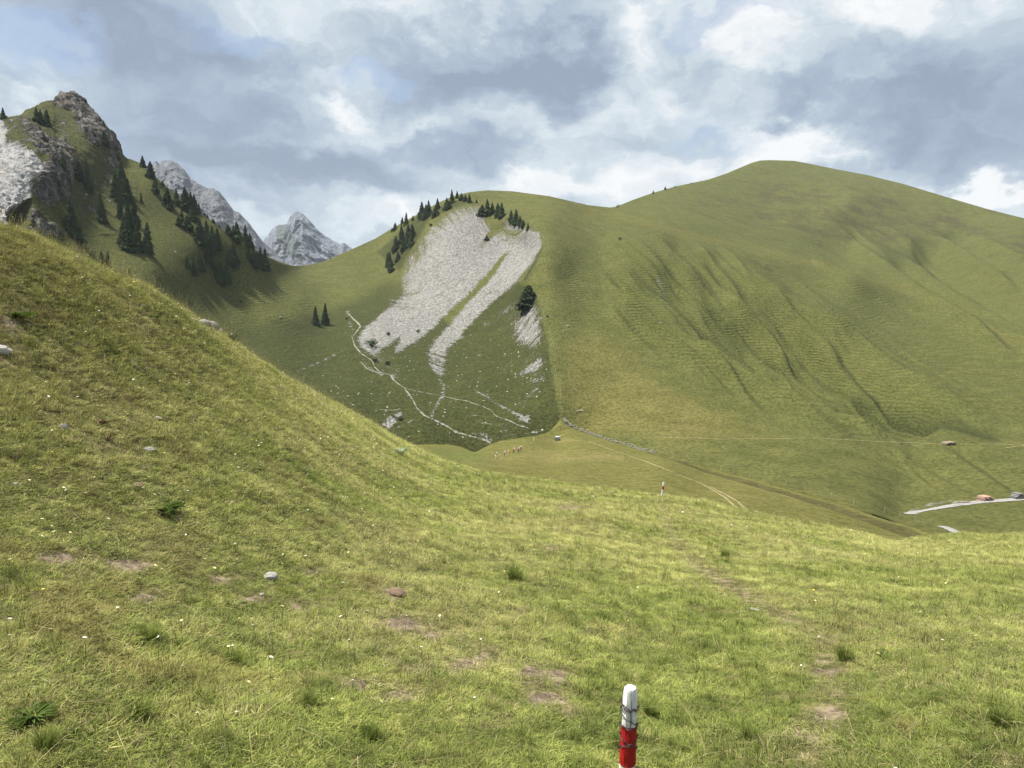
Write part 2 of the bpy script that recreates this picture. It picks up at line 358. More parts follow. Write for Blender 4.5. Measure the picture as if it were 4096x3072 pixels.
def mat_peak(name, dark, light, green):
    m, t = new_mat(name); P = t.add('ShaderNodeNewGeometry').outputs['Position']
    R = t.mapping(P, (1.0, 0.5, 0.4), (0, math.radians(35), 0))
    a = t.noise(R, 0.075, 10, 0.78, 0.5); b = t.noise(R, 0.30, 6, 0.75); g = t.noise(P, 0.012, 6, 0.6)
    c = t.ramp(a, [(0.36, tuple(x * .5 for x in dark)), (0.46, dark), (0.56, tuple((x + y) / 2 for x, y in zip(dark, light))), (0.66, light)])
    c = t.mix(t.math('MULTIPLY', t.sstep(b, 0.52, 0.7), 0.55), c, tuple(x * 0.5 for x in dark))
    def cracks(sc, wid):
        cv_ = t.add('ShaderNodeTexVoronoi', feature='DISTANCE_TO_EDGE', ins={'Vector': t.vmath('ADD', t.mapping(P, (1.0, 1.0, .30), (0, math.radians(32), 0)), t.vmath('SCALE', t.noise(P, sc * 1.4, 5, .7, 0, 1), 1.8 / sc)), 'Scale': sc})
        return t.sstep(cv_.outputs[0], 0.0, wid)
    ck = t.math('MULTIPLY', cracks(.026, .16), t.math('ADD', .4, t.math('MULTIPLY', .6, cracks(.07, .18))))
    c = t.mix(t.math('MULTIPLY', t.math('SUBTRACT', 1.0, ck), .5), c, tuple(x * 0.7 for x in dark))
    nz = t.add('ShaderNodeSeparateXYZ', ins={0: t.add('ShaderNodeNewGeometry').outputs['Normal']}).outputs[2]
    gm = t.sstep(t.math('ADD', t.math('ADD', g, t.math('MULTIPLY', nz, 0.22)), t.math('MULTIPLY', t.attr('green').outputs['Fac'], 0.45)), 0.74, 0.88)
    c = t.mix(t.math('MULTIPLY', gm, 0.8), c, green)
    h = t.math('ADD', t.math('ADD', t.math('MULTIPLY', a, 22.0), t.math('MULTIPLY', b, 7.0)), t.math('MULTIPLY', ck, 7.0))
    out_principled(t, c, 0.95, t.bump(h, 0.9, 1.0), 0.05)
    return m
M_HILL = mat_hill(); M_MEADOW = mat_meadow(); M_TURF = mat_near_ground()
M_PEAK = mat_peak("grey_limestone", (.25, .265, .30), (.43, .45, .49), (.15, .17, .14))
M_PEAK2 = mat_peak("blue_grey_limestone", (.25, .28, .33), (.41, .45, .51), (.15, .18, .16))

# ------------------------------------------------------------------ A: the near turf (polar height field round the viewer)
CREST = [(0, 925, 14), (108, 952, 14.4), (217, 998, 15), (325, 1047, 15.6), (461, 1111, 16.8), (570, 1157, 17.8), (732, 1246, 19.4), (814, 1302, 20.3), (895, 1350, 21.4), (976, 1408, 22.8), (1058, 1459, 24.4), (1139, 1508, 26), (1220, 1552, 28),
         (1302, 1597, 30), (1383, 1640, 32), (1465, 1685, 34), (1546, 1731, 36), (1627, 1774, 38), (1710, 1816, 38), (1800, 1850, 38), (1900, 1880, 37), (2050, 1905, 36), (2200, 1926, 35), (2400, 1948, 33), (2640, 1982, 31),
         (2800, 2003, 31), (2950, 2040, 30), (3100, 2068, 30), (3300, 2104, 30), (3450, 2134, 31), (3560, 2166, 33), (3650, 2160, 38), (3760, 2146, 42), (3900, 2138, 45), (4096, 2136, 45)]
def azr(px, py, r):
    p = unproj(px, py, r); return math.degrees(math.atan2(p[0], p[1])), r, p[2]
crest = [azr(*c) for c in CREST]
crest = [(-180, 24, -1.2), (-120, 16, 2.2), (-75, 12, 2.6), (-50, 12.5, 2.3)] + crest + [(50, 42, -9.6), (75, 35, -8), (120, 28, -4.5), (180, 24, -1.2)]
mids = {0: [(3072, 2.6), (2250, 4.6), (1500, 8.2)], 600: [(3072, 2.55), (2320, 4.8), (1650, 8.8)], 1000: [(3072, 2.5), (2380, 4.9), (1780, 9.5)], 1650: [(3072, 2.6), (2400, 5.2), (2040, 11.5)],
        2200: [(3072, 2.7), (2450, 5.4), (2120, 12)], 2640: [(3072, 2.85), (2500, 5.6), (2200, 11)], 3100: [(3072, 2.95), (2550, 5.6), (2250, 10.5)], 3500: [(3072, 3.0), (2600, 5.5), (2320, 10)], 4096: [(3072, 3.1), (2620, 5.8), (2340, 11)]}
azk = []; mk = []
for px, kn in mids.items():
    q = [azr(px, py, r) for py, r in kn]; azk.append(np.mean([a[0] for a in q])); mk.append([(a[1], a[2]) for a in q])
azk = [-180, -110, -60] + azk + [60, 110, 180]
mk = [[(2.6, -1.45), (5, -1.35), (10, -1.2)], [(2.6, -1.3), (5, -1.0), (8, 0.2)], [(2.6, -1.4), (4.6, -1.15), (8, 0.0)]] + mk + [[(3, -1.8), (5.8, -2.5), (11, -3.6)], [(3, -1.7), (5.5, -2.1), (11, -3.0)], [(2.6, -1.45), (5, -1.35), (10, -1.2)]]
mk = np.array(mk, float)
AZ = np.unique(np.concatenate([np.arange(-180, -42, 2.0), np.arange(-42, 42, 0.12), np.arange(42, 180.1, 2.0)]))
cr = np.array(crest); rc_ = pchip(cr[:, 0], cr[:, 1], AZ); zc_ = pchip(cr[:, 0], cr[:, 2], AZ)
NS = 360
s_in = np.linspace(0, 1, NS - 60)
RA = np.zeros((NS, len(AZ))); ZA = np.zeros_like(RA)
for j, a in enumerate(AZ):
    kr = [0.15, 1.2] + [float(pchip(azk, mk[:, k, 0], a)) for k in range(3)] + [rc_[j]]
    kz = [-1.60, -1.58] + [float(pchip(azk, mk[:, k, 1], a)) for k in range(3)] + [zc_[j]]
    slope_los = zc_[j] / rc_[j]
    kr += [rc_[j] * 1.12, rc_[j] * 1.35, rc_[j] * 1.9]; kz += [zc_[j] + (slope_los - 0.10) * rc_[j] * 0.12, zc_[j] + (slope_los - 0.30) * rc_[j] * 0.35, zc_[j] + (slope_los - 0.42) * rc_[j] * 0.9]
    rr = np.concatenate([0.15 * (rc_[j] / 0.15) ** s_in, rc_[j] * (1 + 0.9 * (np.arange(1, 61) / 60.0) ** 1.5)])
    RA[:, j] = rr; ZA[:, j] = pchip(np.log(kr), np.array(kz), np.log(rr))
azr_ = np.radians(AZ); XA = RA * np.sin(azr_); YA = RA * np.cos(azr_)
PA = np.stack([XA, YA, ZA], -1)
bump_amp = np.clip(RA / 6, 0.25, 1.0)
ZA = ZA + 0.05 * bump_amp * fbm(np.stack([XA, YA, 0 * XA], -1) * 0.9, 4) + 0.10 * np.clip(RA / 12, 0, 1) * fbm(np.stack([XA, YA, 0 * XA + 5], -1) * 0.22, 3)
ZA = ZA + 0.018 * fbm(np.stack([XA, YA, 0 * XA + 9], -1) * 5, 3)
PA[..., 2] = ZA
PXA, PYA = proj(PA); infr = PA[..., 1] > 0.3
PXA = np.where(infr, PXA, -1e5); PYA = np.where(infr, PYA, -1e5)
bare = np.zeros(RA.shape)
for (cx, cy, wx, wy, s) in [(220, 2235, 90, 26, 1), (500, 2262, 110, 26, 1), (880, 2325, 60, 18, .9), (1240, 2290, 60, 18, .6), (1010, 2400, 60, 20, .8), (570, 2395, 70, 20, .8), (1180, 2430, 60, 20, .7),
        (1420, 2745, 80, 26, 1), (1580, 2790, 90, 30, .9), (1600, 2500, 120, 40, .8), (1720, 2540, 90, 30, .7), (1860, 2660, 120, 28, .9), (2120, 2700, 70, 40, .9), (2230, 2710, 50, 35, 1), (2180, 2800, 90, 40, .9), (2260, 2860, 60, 25, .8),
        (1650, 2680, 90, 25, .7), (1950, 2620, 80, 25, .6), (1960, 2900, 80, 25, .5), (2080, 2460, 50, 16, .6), (1800, 2680, 60, 25, .7), (930, 2790, 100, 25, .5), (1000, 2860, 80, 22, .6), (2280, 2030, 80, 16, .6), (1560, 2380, 50, 26, .9),
        (30, 1300, 60, 60, .7), (0, 1430, 60, 40, .6), (400, 1800, 40, 30, .5), (2200, 2200, 50, 16, .5), (3320, 2870, 90, 40, 1), (3220, 2940, 80, 30, .7), (3350, 2780, 100, 20, .5), (3300, 2690, 110, 24, .7), (3290, 2650, 70, 16, .6), (3330, 2570, 70, 16, .6)]:
    bare = np.maximum(bare, s * np.exp(-(((PXA - cx) / wx) ** 2 + ((PYA - cy) / wy) ** 2)))
TRAIL = [(2630, 1985), (2650, 2050), (2680, 2130), (2720, 2210), (2790, 2265), (2870, 2315), (2950, 2365), (3060, 2430), (3150, 2480), (3240, 2530), (3310, 2600), (3330, 2700), (3330, 2800), (3310, 2900), (3240, 3000), (3200, 3072)]
tw = np.interp(PYA, [1985, 2200, 2500, 2800, 3072], [14, 26, 42, 80, 110])
trail = np.exp(-(polydist(TRAIL, PXA, PYA, False) / tw) ** 2)
bare = np.maximum(bare, trail * np.interp(PYA, [2000, 2250, 2320, 2450, 3072], [.30, .40, .52, .36, .30]))
FA = grid_faces(NS, len(AZ))
near = mesh_obj("ground", PA.reshape(-1, 3), FA[:, ::-1], M_TURF, smooth=True, attrs={'bare': bare})
tag(near, kind='structure')
BV_A = bvh_of(PA, FA)

# ------------------------------------------------------------------ B: the saddle meadow with the walkers
BTOP = [(1200, 1830), (1500, 1790), (1650, 1780), (1797, 1779), (1847, 1789), (1882, 1802), (1902, 1808), (1926, 1794), (1961, 1777), (2006, 1763), (2071, 1754), (2145, 1744), (2195, 1727), (2220, 1704), (2245, 1672), (2286, 1706),
        (2346, 1731), (2414, 1753), (2500, 1779), (2577, 1802), (2834, 1873), (2971, 1907), (3126, 1946), (3314, 2001), (3486, 2057), (3657, 2108), (3743, 2138), (3900, 2180), (4300, 2230)]
BC = [(1650, 1779, 215), (1800, 1779, 225), (1902, 1808, 203), (1960, 1777, 215), (2070, 1754, 228), (2145, 1744, 238), (2220, 1702, 255), (2245, 1670, 262), (2228, 1765, 240), (2100, 1810, 190), (1990, 1830, 178), (1902, 1835, 160),
      (1800, 1850, 145), (1700, 1840, 140), (2000, 1900, 115), (2300, 1900, 128), (2346, 1731, 256), (2500, 1779, 237), (2577, 1802, 226), (2834, 1873, 196), (2971, 1907, 181), (3126, 1946, 166), (3314, 2001, 151), (3486, 2057, 138),
      (3657, 2108, 128), (3743, 2138, 122), (2640, 1980, 95), (2640, 1850, 168), (2950, 2040, 85), (3300, 2110, 88), (3500, 2150, 95), (4096, 2200, 100), (2000, 1980, 80), (1700, 1930, 90), (2640, 2080, 68), (3300, 2220, 62), (1400, 1900, 110), (1200, 1850, 150)]
fB = tps([(a, b) for a, b, c in BC], np.log([c for a, b, c in BC]), 3e-4)
pxs = np.arange(1200, 4301, 6.0); top = lineY(BTOP, pxs); bot = lineY([(c[0], c[1] + 75) for c in CREST], pxs); bot = np.maximum(bot, top + 25)
vv = np.linspace(0, 1, 110)[:, None]; PYB = bot[None] * (1 - vv) + top[None] * vv; PXB = np.broadcast_to(pxs, PYB.shape)
PB = unproj(PXB, PYB, np.exp(fB(PXB, PYB)))
ext = []
tp = PB[-1]; rt = np.hypot(tp[:, 0], tp[:, 1]); los = tp[:, 2] / rt
for k, (fr, dz) in enumerate([(1.02, 0.012), (1.06, 0.06), (1.12, .2), (1.2, .45), (1.3, .8)]):
    q = tp.copy(); q[:, :2] *= fr; q[:, 2] = tp[:, 2] + los * rt * (fr - 1) - dz * rt * 0.16; ext.append(q)
PB = np.concatenate([PB, np.array(ext)]); PYB = np.concatenate([PYB, np.repeat(PYB[-1:] - 1, 5, 0)]); PXB = np.broadcast_to(pxs, PYB.shape)
PB[..., 2] += 0.35 * fbm(PB * 0.06, 3) * np.clip((np.arange(PB.shape[0])[:, None]) / 10, 0, 1)
ditch_line = [(2590, 1808), (2700, 1836), (2834, 1884), (2971, 1920), (3126, 1960), (3314, 2018), (3486, 2076), (3657, 2130), (3743, 2160), (3800, 2175)]
dd = polydist(ditch_line, PXB, PYB, False)
dw = np.interp(PXB, [2700, 3100, 3700], [7, 11, 18])
ditch = np.exp(-(dd / dw) ** 2) * np.interp(PXB, [2600, 2900, 3700], [.6, 1.0, 1.2])
PB[..., 2] -= 0.6 * ditch
dryB = np.clip(0.55 * np.exp(-((PYB - 1830) / 60.0) ** 2) * (PXB < 2500) + 0.5 * np.exp(-(((PXB - 2230) / 130) ** 2 + ((PYB - 1760) / 16) ** 2)) + .45 * np.exp(-(((PXB - 2950) / 400) ** 2 + ((PYB - 1990) / 60) ** 2)) + .5 * np.exp(-(polydist([(2834, 1890), (3314, 2025), (3743, 2160)], PXB, PYB, False) / 12) ** 2), 0, 1)
lushB = np.clip(0.8 * np.exp(-(((PXB - 1750) / 200) ** 2 + ((PYB - 1830) / 60) ** 2)) + .5 * np.exp(-(((PXB - 1902) / 60) ** 2 + ((PYB - 1830) / 30) ** 2)), 0, 1)
FB_ = grid_faces(*PB.shape[:2])
saddle = mesh_obj("meadow", PB.reshape(-1, 3), FB_, M_MEADOW, smooth=True, attrs={'dry': dryB, 'lush': lushB, 'ditch': ditch}); tag(saddle, kind='structure')
BV_B = bvh_of(PB, FB_)

# ------------------------------------------------------------------ C: the hills
CTOP = [(-700, 560), (-400, 520), (-150, 470), (0, 453), (35, 470), (90, 455), (165, 415), (190, 407), (214, 408), (220, 385), (243, 372), (262, 379), (285, 374), (305, 386), (340, 402), (380, 445), (415, 487), (430, 510), (480, 580), (500, 620), (510, 631), (560, 652), (620, 705),
        (660, 740), (700, 775), (760, 822), (840, 878), (900, 925), (950, 960), (1000, 985), (1060, 1022), (1120, 1048), (1175, 1064), (1215, 1063), (1300, 1045), (1400, 1000), (1500, 955), (1560, 918), (1650, 868), (1750, 812), (1820, 782), (1880, 768), (1950, 761), (2050, 765), (2200, 785), (2350, 820),
        (2440, 830), (2469, 825), (2530, 800), (2606, 773), (2700, 746), (2834, 718), (2910, 692), (3004, 652), (3040, 642), (3080, 640), (3175, 643), (3240, 655), (3326, 673), (3469, 700), (3611, 735), (3800, 792), (3942, 834), (4096, 873), (4400, 960), (4900, 1080)]
CBOT = [(-700, 700), (0, 965), (480, 1150), (1000, 1505), (1450, 1760), (1650, 1845), (1902, 1875), (2200, 1792), (2245, 1690), (2346, 1733), (2414, 1755), (2500, 1781), (2577, 1804), (2834, 1876), (3126, 1949), (3486, 2060), (3743, 2142), (3850, 2200), (4300, 2230), (4900, 2230)]
CC = [(-700, 560, 520), (-700, 700, 420), (-300, 700, 380), (0, 453, 455), (0, 700, 350), (0, 950, 290), (100, 700, 345), (130, 600, 375), (200, 1000, 315), (250, 380, 500), (240, 500, 450), (300, 800, 380), (350, 600, 430), (500, 640, 480), (430, 510, 490), (480, 900, 385), (400, 1050, 340), (600, 900, 405), (620, 705, 465), (700, 780, 465), (600, 1080, 350),
      (800, 1050, 414), (850, 900, 446), (950, 965, 455), (1050, 1020, 485), (1120, 1048, 530), (1200, 1065, 600), (1200, 1120, 545), (1200, 1200, 468), (1050, 1180, 438), (900, 1150, 424), (900, 1350, 362), (1000, 1300, 396), (1100, 1450, 335), (1280, 1290, 440), (1300, 1045, 630), (1400, 1000, 650), (1400, 1150, 545), (1300, 1500, 330), (1400, 1600, 290),
      (1500, 955, 680), (1650, 868, 660), (1750, 812, 645), (1850, 772, 640), (1950, 761, 655), (2050, 765, 670), (1850, 850, 585), (1700, 920, 590), (1950, 900, 560), (2050, 900, 545), (2100, 1000, 495), (1900, 1080, 490), (1700, 1080, 520), (1580, 1120, 555), (1650, 1250, 455), (1800, 1300, 425), (1500, 1300, 420), (2000, 1250, 420), (1900, 1400, 375), (1750, 1500, 335), (1500, 1400, 370),
      (1600, 1550, 310), (1500, 1600, 295), (1700, 1650, 280), (2080, 1400, 350), (2060, 1550, 305), (1900, 1600, 290), (2100, 1650, 273), (1900, 1720, 268), (2000, 1740, 262), (1700, 1760, 262), (1902, 1850, 255), (1600, 1850, 255), (2180, 1700, 266),
      (2255, 1680, 268), (2225, 1560, 285), (2205, 1400, 322), (2170, 1250, 366), (2155, 1200, 382), (2135, 1120, 405), (2165, 1030, 430), (2185, 980, 450), (2140, 905, 500), (2040, 850, 560),
      (2346, 1733, 264), (2500, 1781, 244), (2577, 1804, 233), (2834, 1876, 202), (3126, 1949, 171), (3314, 2004, 157), (3486, 2060, 144), (3743, 2142, 134), (4096, 2200, 140), (3600, 2030, 190),
      (2300, 1500, 300), (2320, 1300, 360), (2300, 1100, 425), (2300, 900, 540), (2350, 820, 650), (2469, 828, 720), (2600, 1600, 282), (2600, 1400, 345), (2600, 1200, 410), (2600, 1000, 500), (2600, 860, 690), (2606, 775, 860),
      (3060, 1770, 240), (3060, 1500, 350), (3060, 1300, 430), (3060, 1100, 520), (3000, 980, 660), (3060, 860, 900), (3060, 641, 1250), (2834, 718, 1050), (3400, 1770, 262), (3400, 1920, 200), (3400, 1500, 378), (3400, 1300, 470), (3400, 1120, 600), (3400, 1000, 850), (3400, 800, 1050), (3400, 690, 1280),
      (3750, 2000, 205), (3750, 1780, 285), (3750, 1500, 410), (3750, 1300, 540), (3750, 1170, 690), (3750, 1000, 950), (3750, 780, 1220), (4096, 2080, 172), (4096, 1995, 215), (4096, 1785, 300), (4096, 1600, 390), (4096, 1400, 500), (4096, 1200, 720), (4096, 1000, 960), (4096, 873, 1150), (4900, 2100, 190), (4900, 1500, 480), (4900, 1080, 1000), (3950, 2130, 155)]
fC = tps([(a, b) for a, b, c in CC], np.log([c for a, b, c in CC]), 1.5e-4)
pxs = np.concatenate([np.arange(-700, -40, 12.0), np.arange(-40, 4140, 4.0), np.arange(4140, 4901, 12.0)]); top = lineY(CTOP, pxs); bot = lineY(CBOT, pxs)
NV = 330
vv = np.linspace(0, 1, NV)[:, None]; PYC = bot[None] * (1 - vv) + top[None] * vv; PXC = np.broadcast_to(pxs, PYC.shape).copy()
RC = np.exp(fC(PXC, PYC)); PC = unproj(PXC, PYC, RC); NC = normals_of(PC)
def at(poly): return soft(poly, PXC, PYC, 10)
def pd(line): return polydist(line, PXC, PYC, False)
scree_main = [(1868, 815), (1786, 847), (1716, 904), (1678, 954), (1659, 992), (1615, 1043), (1596, 1106), (1602, 1170), (1571, 1214), (1508, 1271), (1451, 1315), (1425, 1353), (1444, 1397), (1489, 1429), (1508, 1423), (1560, 1385), (1600, 1345),
   (1580, 1400), (1546, 1435), (1590, 1416), (1659, 1372), (1742, 1303), (1805, 1239), (1887, 1163), (1944, 1100), (2012, 1024), (2034, 1012), (1972, 1100), (1915, 1166), (1856, 1226), (1786, 1309), (1735, 1359), (1704, 1416), (1715, 1473), (1742, 1511), (1758, 1550), (1774, 1545),
   (1787, 1478), (1792, 1409), (1807, 1384), (1847, 1349), (1849, 1328), (1976, 1201), (2071, 1125), (2134, 1062), (2172, 990), (2160, 935), (2115, 910), (2039, 878), (1976, 847), (1913, 815)]
scree = soft(scree_main, PXC, PYC, 15)
# the upper rim and the left edge are thinly covered
d_up = polydist([(1602, 1170), (1596, 1106), (1615, 1043), (1678, 954), (1716, 904), (1786, 847), (1868, 815), (1913, 815), (1976, 847), (2039, 878)], PXC, PYC, False)
thin = np.clip(1 - d_up / 115, 0, 1); scree = scree * (1 - 0.60 * thin)
scree = scree - 0.30 * np.exp(-(((PXC - 1975) / 50) ** 2 + ((PYC - 880) / 40) ** 2)) - 0.5 * np.exp(-(pd([(1990, 915), (1950, 955), (1930, 985)]) / 15) ** 2) - 0.25 * np.exp(-(((PXC - 2060) / 60) ** 2 + ((PYC - 950) / 50) ** 2))
lowfade = np.clip((PYC - 1290) / 150, 0, 1) * (PXC < 1850); scree = np.where(scree > 0.05, scree * (1 - 0.48 * lowfade), scree)
def patch(poly, s, e=18):
    global scree
    scree = np.maximum(scree, s * soft(poly, PXC, PYC, e))
patch([(2035, 1290), (2085, 1225), (2150, 1215), (2175, 1300), (2180, 1370), (2130, 1400), (2060, 1380)], .64, 34)
patch([(2090, 1440), (2170, 1400), (2185, 1460), (2150, 1520), (2080, 1500)], .58, 30)
patch([(1920, 1290), (2000, 1235), (2080, 1190), (2090, 1215), (2000, 1270), (1940, 1310)], .50, 20)
patch([(2080, 1610), (2110, 1580), (2160, 1520), (2176, 1490), (2180, 1500), (2150, 1560), (2100, 1612)], .58, 14)
patch([(1880, 1430), (1920, 1395), (1945, 1400), (1920, 1440)], .42, 14)
patch([(2090, 1665), (2125, 1655), (2118, 1690), (2060, 1685)], .62, 12)
patch([(1870, 1740), (1930, 1745), (1965, 1772), (1975, 1760), (1940, 1728), (1880, 1722)], .62, 14)
patch([(1990, 1720), (2060, 1700), (2080, 1712), (2000, 1740)], .5, 12)
patch([(1520, 1705), (1560, 1660), (1605, 1645), (1618, 1670), (1580, 1700), (1560, 1722)], .75, 10)
patch([(1500, 1640), (1512, 1635), (1506, 1680), (1494, 1685)], .55, 8)
patch([(1430, 1400), (1470, 1430), (1590, 1520), (1600, 1480), (1500, 1400)], .48, 22)
patch([(1560, 1500), (1600, 1470), (1590, 1500), (1570, 1530)], .6, 12)
patch([(1600, 1190), (1560, 1180), (1520, 1270), (1540, 1260)], .40, 14)
for ln, wd, s in [([(1892, 1553), (1981, 1608), (2046, 1648), (2095, 1668)], 7, .55), ([(1767, 1588), (1745, 1620), (1730, 1660)], 11, .55), ([(1775, 1540), (1772, 1588)], 10, .5), ([(1888, 1655), (1950, 1670), (2020, 1700)], 7, .5), ([(1900, 1683), (1990, 1700), (2040, 1700)], 8, .46),
      ([(1440, 1420), (1470, 1470), (1530, 1500)], 7, .5), ([(1190, 1480), (1300, 1440), (1385, 1400)], 7, .45), ([(1590, 1710), (1650, 1680)], 7, .5), ([(1390, 1245), (1400, 1290), (1410, 1320)], 12, .45), ([(2010, 1030), (1960, 1100)], 6, -.3),
      ([(1880, 1770), (2000, 1745), (2160, 1725)], 6, .45), ([(2630, 1120), (2660, 1150), (2690, 1200)], 9, .5), ([(3640, 2045), (3700, 2025), (3790, 2005)], 8, .55)]:
    scree = np.maximum(scree, s * np.exp(-(pd(ln) / wd) ** 2)) if s > 0 else scree + s * np.exp(-(pd(ln) / wd) ** 2)
basin = soft([(1330, 1330), (1480, 1250), (1600, 1150), (1840, 1330), (2050, 1110), (2110, 1150), (2155, 1200), (2200, 1400), (2222, 1560), (2245, 1690), (2180, 1800), (1600, 1900), (1100, 1700)], PXC, PYC, 18)
bn = fbm(PC * .02, 4)
basin = np.clip(soft([(1180, 1340), (1480, 1230), (1600, 1130), (1840, 1330), (2050, 1110), (2110, 1150), (2155, 1200), (2200, 1400), (2222, 1560), (2245, 1690), (2180, 1800), (1600, 1900), (1000, 1750)], PXC, PYC, 18 + 150 * np.clip((1750 - PXC) / 300, 0, 1)) + .25 * bn * (PXC < 1700), 0, 1)
scree = np.clip(scree, 0, 1)
specks = np.clip(soft([(1300, 1400), (1500, 1330), (2150, 1300), (2235, 1600), (2200, 1780), (1500, 1800), (1350, 1600)], PXC, PYC, 60), 0, 1) * .45 - .03
# bedrock
def cr1(pts, s=1.8436, ox=0, oy=300): return [(x / s + ox, y / s + oy) for x, y in pts]
r_summit = cr1([(395, 200), (445, 110), (490, 130), (520, 115), (610, 165), (690, 240), (750, 320), (800, 400), (860, 460), (920, 540), (960, 612), (880, 575), (800, 535), (715, 530), (640, 485), (580, 410), (550, 310), (520, 265), (470, 262), (420, 235)])
r_band = cr1([(130, 310), (210, 330), (330, 440), (470, 465), (545, 560), (560, 650), (545, 750), (500, 860), (545, 920), (495, 965), (440, 935), (330, 945), (290, 900), (250, 890), (250, 700), (330, 620), (250, 560), (180, 450), (120, 380)])
r_cliff = cr1([(-1100, 330), (-700, 250), (-60, 280), (20, 300), (60, 420), (50, 490), (130, 500), (210, 540), (310, 640), (330, 700), (250, 760), (235, 900), (140, 960), (60, 1000), (60, 1120), (0, 1150), (-60, 1150), (-700, 900), (-1100, 700)])
r_low = cr1([(230, 940), (290, 1000), (350, 1090), (450, 1160), (420, 1230), (200, 1180), (130, 1120), (200, 1050)])
r_out = cr1([(790, 545), (850, 600), (875, 680), (805, 690), (790, 640)])
rock = np.maximum.reduce([soft(r_summit, PXC, PYC, 8), 0.70 * soft(r_band, PXC, PYC, 22), soft(r_cliff, PXC, PYC, 10), .62 * soft(r_low, PXC, PYC, 16), .75 * soft(r_out, PXC, PYC, 7)])
low_band = soft(cr1([(300, 640), (430, 640), (540, 900), (490, 960), (440, 930), (330, 940), (260, 880), (260, 720)]), PXC, PYC, 10); rock = np.maximum(rock, .85 * low_band)
for ln, wd, s in [(cr1([(800, 560), (800, 700), (815, 800)]), 4, .7), (cr1([(470, 290), (480, 480)]), 9, .42), (cr1([(70, 340), (180, 480)]), 14, .5), (cr1([(260, 400), (350, 560)]), 16, .85)]:
    rock = np.maximum(rock, s * np.exp(-(pd(ln) / wd) ** 2))
rock = np.maximum(rock, .29 * np.clip((560 - PXC) / 120, 0, 1) * np.clip((950 - PYC) / 120, 0, 1))
cave = soft(cr1([(55, 1000), (140, 965), (225, 925), (215, 1030), (170, 1130), (70, 1120)]), PXC, PYC, 9); rock = rock * (1 - .85 * cave)
pale = soft(r_cliff, PXC, PYC, 12); red = np.exp(-(((PXC - 245) / 22) ** 2 + ((PYC - 415) / 26) ** 2)) + .5 * np.exp(-(((PXC - 270) / 14) ** 2 + ((PYC - 800) / 30) ** 2)) + .6 * np.exp(-(((PXC - 265) / 12) ** 2 + ((PYC - 620) / 26) ** 2))
leftm = np.clip((1180 - PXC) / 260, 0, 1)
lush = np.clip(.50 * leftm * (1 - .35 * np.exp(-(((PXC - 700) / 120) ** 2 + ((PYC - 1000) / 120) ** 2))) + .95 * basin + .5 * soft([(1000, 1300), (1330, 1250), (1560, 1130), (1500, 1300), (1400, 1420), (1100, 1600), (900, 1400)], PXC, PYC, 60) + .8 * soft([(1500, 1010), (1660, 870), (1800, 800), (1900, 790), (1860, 820), (1720, 880), (1600, 1080)], PXC, PYC, 14)
   + .75 * np.exp(-(pd([(2172, 1000), (2140, 1070), (2105, 1120)]) / 10) ** 2), 0, 1)  # cloud shade over left mountain and basin painted as darker grass, besides lush turf
GUL = [([(2440, 990), (2540, 1080), (2660, 1190), (2780, 1300), (2920, 1410), (3080, 1510), (3250, 1600), (3400, 1680)], 34, 4.5), ([(2590, 1060), (2700, 1180), (2850, 1310), (3000, 1410), (3160, 1500), (3260, 1560)], 32, 5.0), ([(2740, 1090), (2880, 1240), (3020, 1360), (3180, 1460), (3280, 1530)], 32, 5.0),
       ([(2900, 1120), (3030, 1260), (3190, 1400), (3330, 1520), (3420, 1590)], 32, 5.0), ([(3040, 1200), (3180, 1370), (3300, 1490), (3480, 1620), (3720, 1740), (3900, 1800)], 38, 6.0), ([(3170, 1300), (3340, 1460), (3500, 1580), (3660, 1690), (3800, 1750)], 30, 3.6),
       ([(3310, 1340), (3470, 1500), (3600, 1610), (3780, 1710)], 30, 3.6), ([(3120, 1400), (3220, 1520), (3330, 1600), (3450, 1650), (3560, 1720), (3650, 1780), (3780, 1840)], 30, 8.0), ([(2660, 1270), (2800, 1370), (2950, 1460), (3150, 1565), (3320, 1660), (3470, 1730), (3570, 1790)], 28, 4.6),
       ([(2450, 1100), (2600, 1240), (2760, 1380), (2960, 1500), (3200, 1620)], 26, 2.6), ([(3540, 1770), (3700, 1860), (3850, 1940), (3960, 1985)], 26, 3.6), ([(3600, 1820), (3720, 1925), (3810, 1975)], 20, 2.4), ([(3780, 1780), (3950, 1880), (4110, 1980)], 34, 5.0), ([(3500, 1540), (3700, 1640), (3900, 1720), (4080, 1780)], 34, 3.0),
       ([(3500, 1020), (3750, 1180), (3950, 1320), (4120, 1440)], 30, 5.0), ([(3620, 990), (3850, 1140), (4110, 1300)], 30, 5.5), ([(3420, 930), (3650, 1040), (3880, 1200)], 26, 3.5), ([(3760, 930), (4000, 1080), (4110, 1160)], 30, 6),
       ([(2330, 860), (2600, 950), (2850, 1030), (3100, 1080)], 70, -4.0), ([(2950, 990), (3200, 1070), (3400, 1130), (3700, 1240), (4100, 1430)], 30, -4.5), ([(2640, 960), (2800, 1110), (2940, 1230)], 26, 2.4), ([(2800, 1030), (2960, 1190), (3100, 1310)], 26, 2.4)]
